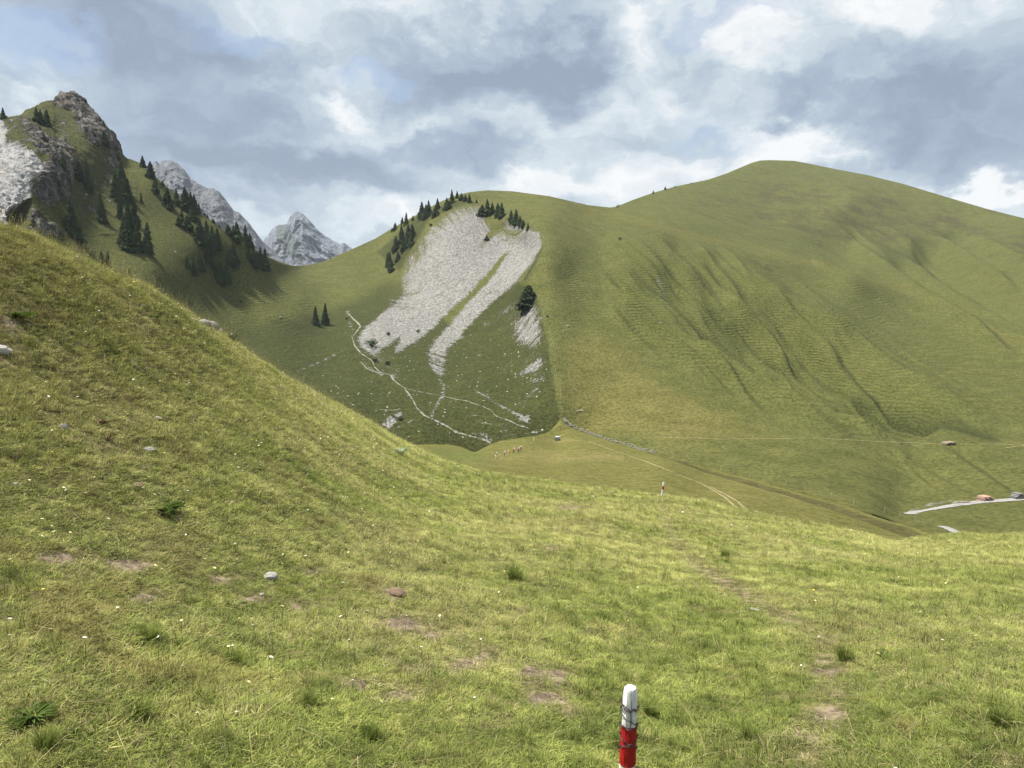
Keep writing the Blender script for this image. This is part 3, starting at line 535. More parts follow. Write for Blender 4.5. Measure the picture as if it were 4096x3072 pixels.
def polyt(poly, X, Y):
    P_ = np.asarray(poly, float); seg = np.hypot(*np.diff(P_, axis=0).T); cum = np.concatenate([[0], np.cumsum(seg)]); d = np.full(X.shape, 1e9); T = np.zeros(X.shape); sd = np.zeros(X.shape)
    for i in range(len(P_) - 1):
        a = P_[i]; ab = P_[i+1] - a; t = np.clip(((X - a[0]) * ab[0] + (Y - a[1]) * ab[1]) / (ab @ ab), 0, 1); dx = X - a[0] - t * ab[0]; dy = Y - a[1] - t * ab[1]; q = np.hypot(dx, dy)
        m = q < d; d = np.where(m, q, d); T = np.where(m, (cum[i] + t * seg[i]) / cum[-1], T); sd = np.where(m, np.sign(ab[0] * dy - ab[1] * dx), sd)
    return d, T, sd
disp = np.zeros(PXC.shape); gully = np.zeros(PXC.shape)
wobx = 7 * fbm(PC * 0.012, 3); woby = 7 * fbm(PC * 0.012 + 50, 3)
for ln, wd, dp in GUL:
    if dp > 0 and ln[0][1] < 1700: wd *= 1.7; dp *= 1.5
    d_, T_, sd_ = polyt(ln, PXC + wobx, PYC + woby); tap = np.clip(np.minimum(T_, 1 - T_) / .22, 0, 1); tap = tap * tap * (3 - 2 * tap); tap = np.where(d_ < 1e8, tap, 0)
    if dp < 0: disp -= dp * np.exp(-(d_ / wd) ** 2) * tap; continue
    # V-shaped cut: steep wall below the crest on one side, long shoulder on the other
    w2 = np.where(sd_ > 0, wd * .55, wd * 1.15); prof = np.exp(-(d_ / w2) ** 2)
    disp -= dp * prof * tap; gully = np.maximum(gully, np.exp(-(d_ / (wd * .75)) ** 2) * tap * min(1, dp / 4.5) * np.where(sd_ > 0, 1, .55))
    disp += .45 * dp * np.exp(-((d_ - wd * .95) / (wd * .45)) ** 2) * (sd_ > 0) * tap
# flutes that follow the fall of the big slope
fa_ = math.radians(40); u_p = (-PXC * math.sin(fa_) + PYC * math.cos(fa_)); v_p = (PXC * math.cos(fa_) + PYC * math.sin(fa_))
u_p = (PYC - 1.05 * (PXC - 2500) + .00016 * (PXC - 2500) ** 2) * .72
flz = soft([(2450, 1000), (2900, 1050), (3400, 1280), (3900, 1650), (4150, 1900), (3600, 1850), (3100, 1640), (2700, 1420), (2480, 1250)], PXC, PYC, 60)
fl2 = soft([(3300, 860), (4150, 1000), (4150, 1500), (3700, 1230), (3300, 1050)], PXC, PYC, 60)
disp += 1.0 * np.exp(-(pd([(2165, 930), (2187, 991), (2159, 1046), (2115, 1100), (2147, 1202), (2185, 1284), (2210, 1372), (2222, 1424), (2218, 1463), (2238, 1558), (2244, 1650)]) / 34) ** 2)
fade_ = 1 - .85 * np.clip((PYC - 1560) / 160, 0, 1)
disp *= 1 - .75 * np.clip((PYC - 1640) / 110, 0, 1)
disp += 8.5 * fade_ * flz * fbm(np.stack([u_p * .0115, v_p * .0010, 0 * u_p], -1), 3, .45, True) + 11.0 * fl2 * fbm(np.stack([u_p * .008, v_p * .0009, 0 * u_p + 7], -1), 3, .45, True)
lush = np.clip(lush + .55 * gully + .75 * soft([(3440, 1540), (3700, 1600), (3900, 1680), (4096, 1760), (3900, 1740), (3600, 1640)], PXC, PYC, 40) * (.5) , 0, 1)  # darkens the gullies' lee side and one slope: shade put into grass colour
lush = np.clip(lush + .35 * soft([(3780, 2060), (4096, 2040), (4096, 2140), (3900, 2130)], PXC, PYC, 20), 0, 1)
open_right = ((PXC > 2230).astype(float))
dry = np.clip(.75 * soft([(2240, 1350), (2400, 1300), (2600, 1450), (2900, 1650), (3150, 1760), (2700, 1790), (2350, 1740), (2250, 1600)], PXC, PYC, 80) + .55 * np.exp(-(pd([(2350, 840), (2700, 940), (3100, 1020), (3400, 1110), (3700, 1220), (4096, 1400)]) / 35) ** 2) + .4 * soft([(3600, 1400), (4200, 1500), (4200, 1800), (3900, 1700), (3600, 1560)], PXC, PYC, 60)
    + .5 * np.exp(-(((PXC - 2380) / 130) ** 2 + ((PYC - 1700) / 22) ** 2)) + .3 * soft([(1150, 1070), (1350, 1080), (1100, 1280), (850, 1180)], PXC, PYC, 60) + .35 * soft([(1950, 770), (2300, 820), (2500, 1000), (2250, 1000), (2150, 880)], PXC, PYC, 40), 0, 1)
brown = np.clip(.55 * soft([(2700, 800), (2900, 735), (3100, 690), (3500, 740), (4200, 920), (4200, 1120), (3900, 1010), (3300, 1010), (2950, 920)], PXC, PYC, 70) + .35 * np.exp(-(((PXC - 2370) / 90) ** 2 + ((PYC - 1700) / 14) ** 2)) + .3 * leftm * (PYC < 760) + .35 * thin * (soft(scree_main, PXC, PYC, 40) > .2)
    + .35 * np.exp(-(((PXC - 3050) / 120) ** 2 + ((PYC - 1070) / 25) ** 2)), 0, 1)
terr = np.clip(.22 + .5 * (PXC > 2500) * (PYC < 1800) * (PYC > 900) + .35 * soft([(2230, 950), (2600, 950), (2700, 1250), (2250, 1300)], PXC, PYC, 60) + .45 * soft([(1000, 1100), (1550, 1050), (1500, 1300), (1400, 1650), (1100, 1550), (950, 1300)], PXC, PYC, 50) + .4 * soft([(1350, 1550), (1600, 1560), (1800, 1790), (1550, 1750)], PXC, PYC, 30), 0, 1)
terr *= 1 - .8 * np.clip((PYC - 1740) / 60, 0, 1) * (PXC > 2300)
terr *= (1 - .85 * soft([(2240, 1350), (2500, 1380), (2900, 1560), (3350, 1750), (3600, 2040), (3300, 1990), (2700, 1830), (2350, 1740), (2250, 1600)], PXC, PYC, 30))
# relief: natural undulation, rock ribs, cliff faces
disp += 1.1 * fbm(PC * 0.014, 4) * np.clip(RC / 300, .4, 1.6) + .35 * fbm(PC * 0.09, 3)
rib = fbm(np.stack([PC[..., 0] * .085 + PC[..., 2] * .045, PC[..., 1] * .05, PC[..., 2] * .035], -1), 5, .62, True)
ribp = fbm(np.stack([PC[..., 0] * .06, PC[..., 1] * .06, PC[..., 2] * .012 + 4], -1), 5, .55, True)
pm_ = soft(r_cliff, PXC, PYC, 16)
rib = rib * (1 - pm_) + ribp * pm_ * .35
disp += np.clip(rock + .5 * fbm(PC * .05, 4) * (rock > .02), 0, 1) * (5.5 * rib + 1.6 * fbm(PC * .3, 3, .5, True) - 2.0) - 7 * cave
disp += scree * .35 * fbm(PC * .22, 3)
flat_ = 1 - .92 * np.exp(-(pd([(3600, 2053), (3729, 2037), (3818, 2021), (3915, 2008), (3998, 2003), (4200, 1990)]) / 26) ** 2) - .0
flat_ *= 1 - .8 * np.exp(-(pd([(2620, 1748), (2900, 1757), (3250, 1752), (3520, 1767), (3780, 1777), (4110, 1782)]) / 34) ** 2)
disp *= flat_
edge = np.minimum(1, (np.arange(NV)[::-1, None]) / 6.0)
edge = np.where((PXC < 520), np.maximum(edge, .75), edge)
PC2 = PC + NC * (disp * edge)[..., None]
# streak coordinates for the scree: across and along its fall line
ca, sa = math.cos(math.radians(42)), math.sin(math.radians(42))
bend = np.clip((1250 - PYC) / 400, 0, 1.2)
flow_ = (PXC * sa * (1 + .0 * bend) + PYC * ca) * (RC / F) + bend * bend * 60 * ((PXC - 1900) / 300.0)
along_ = (-PXC * ca + PYC * sa) * (RC / F)
tp = PC2[-1]; rt = np.hypot(tp[:, 0], tp[:, 1]); los = tp[:, 2] / rt; ext = []
for fr, dz in [(1.02, .006), (1.06, .03), (1.15, .1), (1.3, .24), (1.6, .6)]:
    q = tp.copy(); q[:, :2] *= fr; q[:, 2] = tp[:, 2] + los * rt * (fr - 1) - dz * rt; ext.append(q)
lo = PC2[0].copy(); lo[:, 2] -= 40; lo[:, :2] *= 0.995
PCF = np.concatenate([lo[None], PC2, np.array(ext)])
pad = lambda a: np.concatenate([a[:1], a, np.repeat(a[-1:], 5, 0)])
FC_ = grid_faces(*PCF.shape[:2])
hills = mesh_obj("hills", PCF.reshape(-1, 3), FC_, M_HILL, smooth=True, attrs={k: pad(np.broadcast_to(a, PXC.shape)) for k, a in dict(dry=dry, lush=lush, scree=scree, rock=rock, brown=brown, red=red, pale=pale, terr=terr, specks=specks, flow=flow_, along=along_).items()})
tag(hills, kind='structure')
BV_C = bvh_of(PCF, FC_)

# ------------------------------------------------------------------ distant limestone peaks
def peak(name, topl, r_top, r_bot, depth, mat, seed, relief, green=None):
    px = np.arange(topl[0][0], topl[-1][0] + 1, 2.0); top = lineY(topl, px) + 2.5 * fbm(np.stack([px * .05, 0 * px, 0 * px + seed], -1), 4)
    nv = 170; vv = np.linspace(0, 1, nv)[:, None]; PY = top[None] + depth * (1 - vv) ** 1.0; PX = np.broadcast_to(px, PY.shape)
    R = r_bot + (r_top - r_bot) * vv + 0 * PX; P = unproj(PX, PY, R)
    Q = np.stack([P[..., 0] * .009 + P[..., 2] * .006, P[..., 1] * .003, P[..., 2] * .0045 - P[..., 0] * .002], -1) + seed
    dsp = relief * (fbm(Q * 1.6, 7, .62, True)) + relief * .5 * fbm(Q * .35 + 9, 3)
    dd = dirs(PX, PY); dd = dd / np.linalg.norm(dd, axis=-1)[..., None]
    P = P - dd * (dsp * np.minimum(1, .35 + 3 * (1 - vv)))[..., None]
    back = [P[-1] * np.array([k, k, 1]) - np.array([0, 0, z]) for k, z in ((1.02, 25), (1.06, 120), (1.12, 400))]
    P = np.concatenate([P, np.array(back)]); g = np.zeros(PX.shape)
    if green: g = soft(green, PX, PY, 10)
    o = mesh_obj(name, P.reshape(-1, 3), grid_faces(*P.shape[:2]), mat, smooth=True, attrs={'green': np.concatenate([g, np.repeat(g[-1:], 3, 0)])}); tag(o, kind='structure'); return o
peak("mountain", [(480, 600), (560, 700), (590, 690), (610, 654), (624, 643), (639, 658), (646, 643), (682, 640), (707, 651), (733, 672), (762, 712), (798, 737), (834, 755), (852, 752), (877, 766), (906, 802), (935, 842), (957, 850), (993, 889), (1029, 936), (1051, 965), (1090, 1000), (1200, 1100)], 1650, 1350, 330, M_PEAK, 3.1, 46)
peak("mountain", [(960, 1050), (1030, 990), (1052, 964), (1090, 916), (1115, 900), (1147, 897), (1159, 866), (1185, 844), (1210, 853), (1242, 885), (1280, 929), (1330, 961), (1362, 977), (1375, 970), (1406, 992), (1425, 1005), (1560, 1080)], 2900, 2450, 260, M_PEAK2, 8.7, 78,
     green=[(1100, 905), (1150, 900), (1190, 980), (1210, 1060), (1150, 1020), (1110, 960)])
# a broad valley floor far below, so the land closes at the horizon
V = []; R_ = [0.0, 400.0, 1200.0, 2400.0, 3600.0]
for r in R_[1:]:
    for k in range(64): a = 2 * math.pi * k / 64; V.append((r * math.sin(a), r * math.cos(a), -150 - 0.02 * r))
lowland = mesh_obj("terrain", np.array(V), grid_faces(4, 64, True), M_HILL, smooth=True, attrs={k: np.full(len(V), .2 if k == 'lush' else 0) for k in ('dry', 'lush', 'scree', 'rock', 'brown', 'red', 'pale', 'terr', 'specks', 'flow', 'along')}); tag(lowland, kind='structure')

def hit(px, py, bvs=(BV_B, BV_C)):
    d = dirs(px, py); d = Vector(d / np.linalg.norm(d)); best = None
    for b in bvs:
        loc, n, i, dist = b.ray_cast(Vector((0, 0, 0)), d, 6000)
        if loc is not None and (best is None or dist < best[2]): best = (loc, n if n.z > 0 else -n, dist)
    return best
def drop(x, y, bvs=(BV_A, BV_B, BV_C)):
    best = None
    for b in bvs:
        loc, n, i, dist = b.ray_cast(Vector((x, y, 900)), Vector((0, 0, -1)), 2000)
        if loc is not None and (best is None or loc.z > best.z): best = loc
    return best
#@@PART2
# ------------------------------------------------------------------ more materials
def mat_leaf(name, c1, c2, trans=0.25, rough=0.75):
    m, t = new_mat(name)
    oi = t.add('ShaderNodeObjectInfo').outputs['Random']; P = t.add('ShaderNodeNewGeometry').outputs['Position']
    n = t.noise(P, 1.3, 3, 0.6)
    c = t.mix(t.math('ADD', t.math('MULTIPLY', oi, 0.5), t.math('MULTIPLY', n, 0.5)), c1, c2)
    d = t.add('ShaderNodeBsdfDiffuse', ins={'Color': c}); tr = t.add('ShaderNodeBsdfTranslucent', ins={'Color': c})
    t.add('ShaderNodeOutputMaterial', ins={0: t.add('ShaderNodeMixShader', ins={0: trans, 1: d.outputs[0], 2: tr.outputs[0]}).outputs[0]})
    return m
def mat_grass():
    m, t = new_mat("grass_blades")
    P = t.add('ShaderNodeNewGeometry').outputs['Position']
    ti = t.attr('tint', 'INSTANCER').outputs['Fac']; dr = t.attr('dryness', 'INSTANCER').outputs['Fac']
    hb = t.attr('blade').outputs['Fac']; hh = t.attr('height').outputs['Fac']
    n1 = t.noise(P, 0.45, 4, 0.6); n2 = t.noise(P, 3.0, 3, 0.6)
    mixv = t.math('ADD', t.math('MULTIPLY', ti, 0.42), t.math('ADD', t.math('MULTIPLY', hb, 0.55), t.math('MULTIPLY', t.math('SUBTRACT', n2, 0.48), 1.3)))
    g = t.ramp(mixv, [(0.0, (.022, .044, .009)), (0.26, (.068, .100, .021)), (0.50, (.160, .205, .046)), (0.8, (.33, .355, .095)), (1.0, (.55, .52, .22))])
    straw = t.ramp(hb, [(0.0, (.24, .19, .10)), (0.6, (.44, .37, .22)), (1.0, (.20, .13, .08))])
    dsel = t.sstep(t.math('ADD', dr, t.math('ADD', t.math('MULTIPLY', t.math('SUBTRACT', n1, 0.5), 1.2), t.math('MULTIPLY', t.math('SUBTRACT', t.math('FRACT', t.math('MULTIPLY', hb, 7.3)), 0.5), 1.1))), 0.42, 0.56)
    c = t.mix(dsel, g, straw)
    brn = t.sstep(t.noise(P, 1.1, 6, .72), .54, .66)
    c = t.mix(t.math('MULTIPLY', brn, 0.48), c, (.20, .135, .07))
    c = t.mix(t.math('MULTIPLY', hh, 0.28), c, (.34, .345, .11))
    d = t.add('ShaderNodeBsdfDiffuse', ins={'Color': c}); tr = t.add('ShaderNodeBsdfTranslucent', ins={'Color': c})
    t.add('ShaderNodeOutputMaterial', ins={0: t.add('ShaderNodeMixShader', ins={0: 0.18, 1: d.outputs[0], 2: tr.outputs[0]}).outputs[0]})
    return m
M_GRASS = mat_grass()
M_SPRUCE = mat_leaf("spruce_needles", (.020, .034, .015), (.060, .078, .034), 0.12)
M_BUSH = mat_leaf("bush_leaves", (.020, .038, .012), (.042, .065, .020), 0.2)
M_HERB = mat_leaf("herb_leaves", (.075, .12, .028), (.15, .20, .052), 0.25)
M_GENTIAN = mat_leaf("blue_green_leaves", (.17, .22, .12), (.30, .34, .22), 0.2)
M_BARK = simple("bark", (.045, .034, .026), 0.95, 0.3, 3)
M_WHITE = None

# ------------------------------------------------------------------ grass (stuff: instanced tufts over the near ground)
tufts = bpy.data.collections.new("tuft_kinds")
def tuft(i, nb, rad, hmin, hmax, wid, lean, flat=0.0, seed_head=0.0, curl=0.6):
    r = np.random.default_rng(100 + i); V = []; Fs = []; bl = []; hg = []
    for b in range(nb):
        a = r.uniform(0, 6.283); q = rad * math.sqrt(r.uniform()); bx, by = q * math.cos(a), q * math.sin(a)
        h = r.uniform(hmin, hmax); la = a + r.normal() * 0.9; ln = abs(r.normal()) * lean + flat; w_ = wid * r.uniform(.6, 1.3); tv = r.uniform()
        px_, py_ = -math.sin(la), math.cos(la); n = 4; b0 = len(V)
        for s in range(n):
            t_ = s / (n - 1); off = ln * h * (t_ ** (1 + curl)); z = h * t_ * (1 - min(.85, ln * .45) * t_); ww = w_ * (1 - t_ ** 1.5) * .5 + .0002
            if seed_head and s == n - 1: ww = wid * 1.0
            cx = bx + math.cos(la) * off; cy = by + math.sin(la) * off
            V += [(cx - px_ * ww, cy - py_ * ww, z - .012), (cx + px_ * ww, cy + py_ * ww, z - .012)]; bl += [tv, tv]; hg += [t_, t_]
        for s in range(n - 1): Fs.append((b0 + 2*s, b0 + 2*s + 1, b0 + 2*s + 3, b0 + 2*s + 2))
    me = bpy.data.meshes.new("tuft"); me.from_pydata(V, [], Fs)
    for k, a in (('blade', bl), ('height', hg)):
        at_ = me.attributes.new(k, 'FLOAT', 'POINT'); at_.data.foreach_set('value', np.array(a, np.float32))
    me.materials.append(M_GRASS); o = bpy.data.objects.new("tuft_%02d" % i, me); tufts.objects.link(o)
spec = [(34, .070, .014, .034, .0036, 1.5, .5), (34, .075, .016, .040, .0034, 1.3, .4), (30, .070, .018, .046, .0038, 1.4, .4), (30, .080, .012, .028, .0046, 1.7, .8),
        (30, .050, .035, .075, .0034, .8, .2), (50, .050, .050, .110, .0028, .7, .1), (16, .080, .012, .024, .0095, 1.4, .9), (22, .085, .014, .030, .0070, 1.6, 1.0)]
for i, s_ in enumerate(spec): tuft(i, *s_)
tuft(8, 5, .05, .12, .26, .0022, .5, .3, 1.0); tuft(9, 4, .05, .10, .22, .0024, 1.4, 1.2, 0.0)
for i in (10, 11): tuft(i, 7, .07, .20, .42, .0020, .22, .05, 1.0)
s_tab = np.linspace(0, 1, NS)
def near_z(az_deg, r):
    j = np.clip(np.searchsorted(AZ, az_deg) - 1, 0, len(AZ) - 2); fj = (az_deg - AZ[j]) / (AZ[j+1] - AZ[j])
    z = np.zeros(len(r)); ok = np.zeros(len(r), bool)
    rc = rc_[j] * (1 - fj) + rc_[j+1] * fj
    si = np.where(r <= rc, np.log(np.maximum(r, .151) / .15) / np.log(rc / .15) * (NS - 61), (NS - 61) + 60 * (np.maximum(r / rc - 1, 0) / 0.9) ** (1 / 1.5))
    si = np.clip(si, 0, NS - 1.001); i = si.astype(int); fi = si - i
    z = (ZA[i, j] * (1 - fi) + ZA[i+1, j] * fi) * (1 - fj) + (ZA[i, j+1] * (1 - fi) + ZA[i+1, j+1] * fi) * fj
    b = bare[i, j]
    return z, rc, b
N = 460000
r = 1.5 + (48 - 1.5) * RNG.uniform(size=N) ** 1.25; a = RNG.uniform(-50, 50, N)
z, rc, bb = near_z(a, r)
x = r * np.sin(np.radians(a)); y = r * np.cos(np.radians(a))
pn = fbm(np.stack([x, y, 0 * x], -1) * .9, 3); pf = fbm(np.stack([x, y, 0 * x + 4], -1) * 5.0, 2); pl = fbm(np.stack([x, y, 0 * x + 8], -1) * .22, 3)
keep = (r < rc * 1.18) & (RNG.uniform(size=N) > np.clip((bb * 1.25 + .95 * pf - .18) * 1.9, 0, .80) * (bb > .12)) & (RNG.uniform(size=N) < .80 + .7 * pf)
x, y, z, r, a, bb, pn, pf, pl, rc = [q[keep] for q in (x, y, z, r, a, bb, pn, pf, pl, rc)]; n = len(x); print("tufts", n)
u = RNG.uniform(size=n); bank = np.clip((-6 - a) / 14, 0, 1) * np.clip((r - 5) / 4, 0, 1)       # the ungrazed bank on the left
kind = RNG.integers(0, 4, n); kind = np.where(u > .60, RNG.integers(0, 8, n), kind)
kind = np.where((pn > .30) & (u > .70), 4, kind); kind = np.where((pn > .5) & (u > .88), 5, kind)
kind = np.where(RNG.uniform(size=n) < .006 + .02 * bank, 8, kind); kind = np.where(RNG.uniform(size=n) < .010 + .02 * bank, 9, kind)
crestband = np.clip(1 - np.abs(r / rc - 1) / .13, 0, 1) * np.clip((4 - a) / 14, 0, 1)
kind = np.where((RNG.uniform(size=n) < .02 * bank + .03 * crestband) & (r > 7), RNG.integers(10, 12, n), kind)
kind = np.where((RNG.uniform(size=n) < .12 * bank) & (kind < 4), 4, kind)
scl = (.54 + r / 24) * RNG.uniform(.7, 1.25, n) * (1 + .35 * np.clip(pn, -.5, .8)) * (1 - .55 * np.clip(bb, 0, 1)) * (1 + .25 * bank)
scl = np.where(kind >= 8, scl * .85 / (1 + r / 60), scl)
dryn = np.clip(.12 + .85 * np.clip(bb, 0, 1) + .25 * pl + .12 * bank + .15 * pn + .18 * pf + np.where(kind >= 8, .5, 0), 0, 1)
tint = np.clip(RNG.uniform(size=n) * .7 + .15 + 1.1 * pl + .7 * pf + .35 * pn + .12 * bank + .12 * np.clip((r - 8) / 20, 0, 1) - .05, 0, 1)
gm = bpy.data.meshes.new("grass"); gm.vertices.add(n); gm.vertices.foreach_set('co', np.stack([x, y, z], -1).astype(np.float32).ravel())
def vat(nm, typ, arr, key='value'): at_ = gm.attributes.new(nm, typ, 'POINT'); at_.data.foreach_set(key, arr.ravel())
vat('kind_i', 'INT', kind.astype(np.int32)); vat('scl', 'FLOAT', scl.astype(np.float32)); vat('tint', 'FLOAT', tint.astype(np.float32)); vat('dryness', 'FLOAT', dryn.astype(np.float32))
rot = np.stack([RNG.normal(0, .12, n), RNG.normal(0, .12, n), RNG.uniform(0, 6.283, n)], -1).astype(np.float32); vat('rot', 'FLOAT_VECTOR', rot, 'vector')
grass = bpy.data.objects.new("grass", gm); COL.objects.link(grass)
tag(grass, "short yellow-green pasture grass with dry blades covering the near slope", "grass", kind='stuff')
ng = bpy.data.node_groups.new("tufts", 'GeometryNodeTree'); ng.interface.new_socket("Geometry", in_out='INPUT', socket_type='NodeSocketGeometry'); ng.interface.new_socket("Geometry", in_out='OUTPUT', socket_type='NodeSocketGeometry')
gi = ng.nodes.new('NodeGroupInput'); go = ng.nodes.new('NodeGroupOutput'); iop = ng.nodes.new('GeometryNodeInstanceOnPoints'); ci = ng.nodes.new('GeometryNodeCollectionInfo')
ci.inputs['Collection'].default_value = tufts; ci.inputs['Separate Children'].default_value = True; ci.inputs['Reset Children'].default_value = True
def nattr(nm, typ): q = ng.nodes.new('GeometryNodeInputNamedAttribute'); q.data_type = typ; q.inputs[0].default_value = nm; return q.outputs[0]
L_ = ng.links.new; L_(gi.outputs[0], iop.inputs['Points']); L_(ci.outputs[0], iop.inputs['Instance']); iop.inputs['Pick Instance'].default_value = True
L_(nattr('kind_i', 'INT'), iop.inputs['Instance Index']); e2r = ng.nodes.new('FunctionNodeEulerToRotation'); L_(nattr('rot', 'FLOAT_VECTOR'), e2r.inputs[0]); L_(e2r.outputs[0], iop.inputs['Rotation']); L_(nattr('scl', 'FLOAT'), iop.inputs['Scale']); L_(iop.outputs[0], go.inputs[0])
mod = grass.modifiers.new("tufts", 'NODES'); mod.node_group = ng

# ------------------------------------------------------------------ shape helpers
def tube(path, radii, sides=8, cap=True):
    path = [Vector(p) for p in path]; V = []; Fs = []; up = Vector((0.123, 0.2, 0.97)).normalized(); n = len(path)
    for i, p in enumerate(path):
        d = (path[min(i + 1, n - 1)] - path[max(i - 1, 0)]).normalized(); s_ = d.cross(up)
        if s_.length < .05: s_ = d.cross(Vector((1, 0, 0)))
        s_.normalize(); t_ = d.cross(s_).normalized(); rr = radii[i] if hasattr(radii, '__len__') else radii
        for k in range(sides): an = 2 * math.pi * k / sides; V.append(tuple(p + s_ * (rr * math.cos(an)) + t_ * (rr * math.sin(an))))
    for i in range(n - 1):
        for k in range(sides): k2 = (k + 1) % sides; Fs.append((i*sides+k, i*sides+k2, (i+1)*sides+k2, (i+1)*sides+k))
    if cap: Fs.append(tuple(range(sides))[::-1]); Fs.append(tuple((n-1)*sides + k for k in range(sides)))
    return V, Fs
def join(parts):
    V = []; Fs = []
    for v_, f_ in parts:
        o = len(V); V += [tuple(p) for p in v_]; Fs += [tuple(i + o for i in q) for q in f_]
    return V, Fs
def box(cx, cy, cz, sx, sy, sz, taper=1.0):
    V = [(cx + a * sx / 2 * (taper if c < 0 else 1), cy + b * sy / 2 * (taper if c < 0 else 1), cz + c * sz / 2) for c in (-1, 1) for b in (-1, 1) for a in (-1, 1)]
    return V, [(0, 2, 3, 1), (4, 5, 7, 6), (0, 1, 5, 4), (2, 6, 7, 3), (0, 4, 6, 2), (1, 3, 7, 5)]
def rock_mesh(seed, sx, sy, sz, rough=.35, sub=3):
    import bmesh
    bm = bmesh.new(); bmesh.ops.create_icosphere(bm, subdivisions=sub, radius=1)
    P = np.array([v_.co[:] for v_ in bm.verts]); nn = fbm(P * .9 + seed * 7.7, 4, .55, True)
    cell = np.round(P * 2.2 + .3 * seed) / 2.2; P = P * (1 + rough * nn)[:, None] * .8 + cell * .2
    for v_, p in zip(bm.verts, P): v_.co = (p[0] * sx, p[1] * sy, p[2] * sz)
    V = [tuple(v_.co) for v_ in bm.verts]; Fs = [tuple(v_.index for v_ in f.verts) for f in bm.faces]; bm.free(); return V, Fs
def copy_tree(root):
    c = root.copy(); COL.objects.link(c)
    for ch in list(root.children): q = ch.copy(); COL.objects.link(q); q.parent = c
    return c
ORD = ['first', 'second', 'third', 'fourth', 'fifth', 'sixth', 'seventh', 'eighth', 'ninth', 'tenth', 'eleventh', 'twelfth', 'thirteenth', 'fourteenth', 'fifteenth']

# ------------------------------------------------------------------ spruces
def spruce_proto(seed, fat=.5, ragged=.25, skirt=.06):
    r = np.random.default_rng(seed); V = []; Fs = []; H = 1.0; z = skirt
    while z < .985:
        t_ = (z - skirt) / (1 - skirt); R = .5 * (1 - t_) ** fat * (1 + ragged * r.normal() * .45) * (.82 + .18 * min(1, t_ * 8)) + .012
        nb = int(6 + 12 * (1 - t_))
        a0 = r.uniform(0, 6.28)
        for k in range(nb):
            a = a0 + 6.283 * k / nb + r.normal() * .18; Rb = R * r.uniform(.62, 1.18); dx, dy = math.cos(a), math.sin(a); nseg = 3 if Rb > .12 else 2
            drop_ = Rb * r.uniform(.16, .42); zz = z + r.normal() * .006
            for s in range(nseg):
                q0 = (s + .1) / nseg; q1 = (s + 1.25) / nseg
                for side in (-1, 1):
                    wv = (.40 - .22 * q0) * R * r.uniform(.7, 1.1) + .010; b = len(V); up = .018 * (1 - q0)
                    z0 = zz + up - drop_ * q0 ** 1.6; z1 = zz - drop_ * q1 ** 1.4
                    V += [(dx * Rb * q0, dy * Rb * q0, z0), (dx * Rb * q1, dy * Rb * q1, z1), (dx * Rb * q1 * .86 - dy * side * wv * .62, dy * Rb * q1 * .86 + dx * side * wv * .62, z1 - .012), (dx * Rb * q0 - dy * side * wv, dy * Rb * q0 + dx * side * wv, z0 - .035 - .02 * r.uniform())]
                    Fs.append((b, b+1, b+2, b+3))
        z += .017 + .024 * (1 - t_) * r.uniform(.8, 1.2)
    b = len(V); V += [(.004, 0, .95), (-.004, 0, .95), (0, 0, 1.0), (0, .004, .95)]; Fs += [(b, b+1, b+2), (b+3, b, b+2)]
    root = empty("spruce", (0, 0, 0))
    cm = bpy.data.meshes.new("crown"); cm.from_pydata(V, [], Fs); cm.materials.append(M_SPRUCE); c = bpy.data.objects.new("crown", cm); COL.objects.link(c); c.parent = root
    tv, tf = tube([(0, 0, -.06), (0, 0, .3), (.003, 0, .65), (0, 0, .96)], [.022, .016, .009, .002], 6)
    mesh_obj("trunk", tv, tf, M_BARK, root); return root
protos = [spruce_proto(1, .85, .25), spruce_proto(2, .72, .4), spruce_proto(3, .95, .3), spruce_proto(4, .62, .3, .03), spruce_proto(5, .8, .5, .10), spruce_proto(6, .42, .18, .02)]
used = [False] * len(protos)
def place_tree(px, base, h, wd, label, group, kind=None, tint=None):
    k = kind if kind is not None else random.randrange(5)
    y_ = base
    g = hit(px, y_)
    while g is None and y_ < base + 80: y_ += 3; g = hit(px, y_)
    if g is None: return
    p, _, dist = g; q_ = 1.18 if px > 1500 and px < 2100 else .95; hm = h * dist / F * q_; wm = wd * dist / F * q_ * (1.05 if q_ > 1 else 1.08)
    root = protos[k] if not used[k] else copy_tree(protos[k]); used[k] = True
    root.location = p - Vector((0, 0, .04 * hm)); root.rotation_euler = (random.uniform(-.03, .03), random.uniform(-.03, .03), random.uniform(0, 6.28)); root.scale = (wm, wm, hm)
    tag(root, label, "spruce tree", group)
G = "spruces scattered over the mountain slopes"
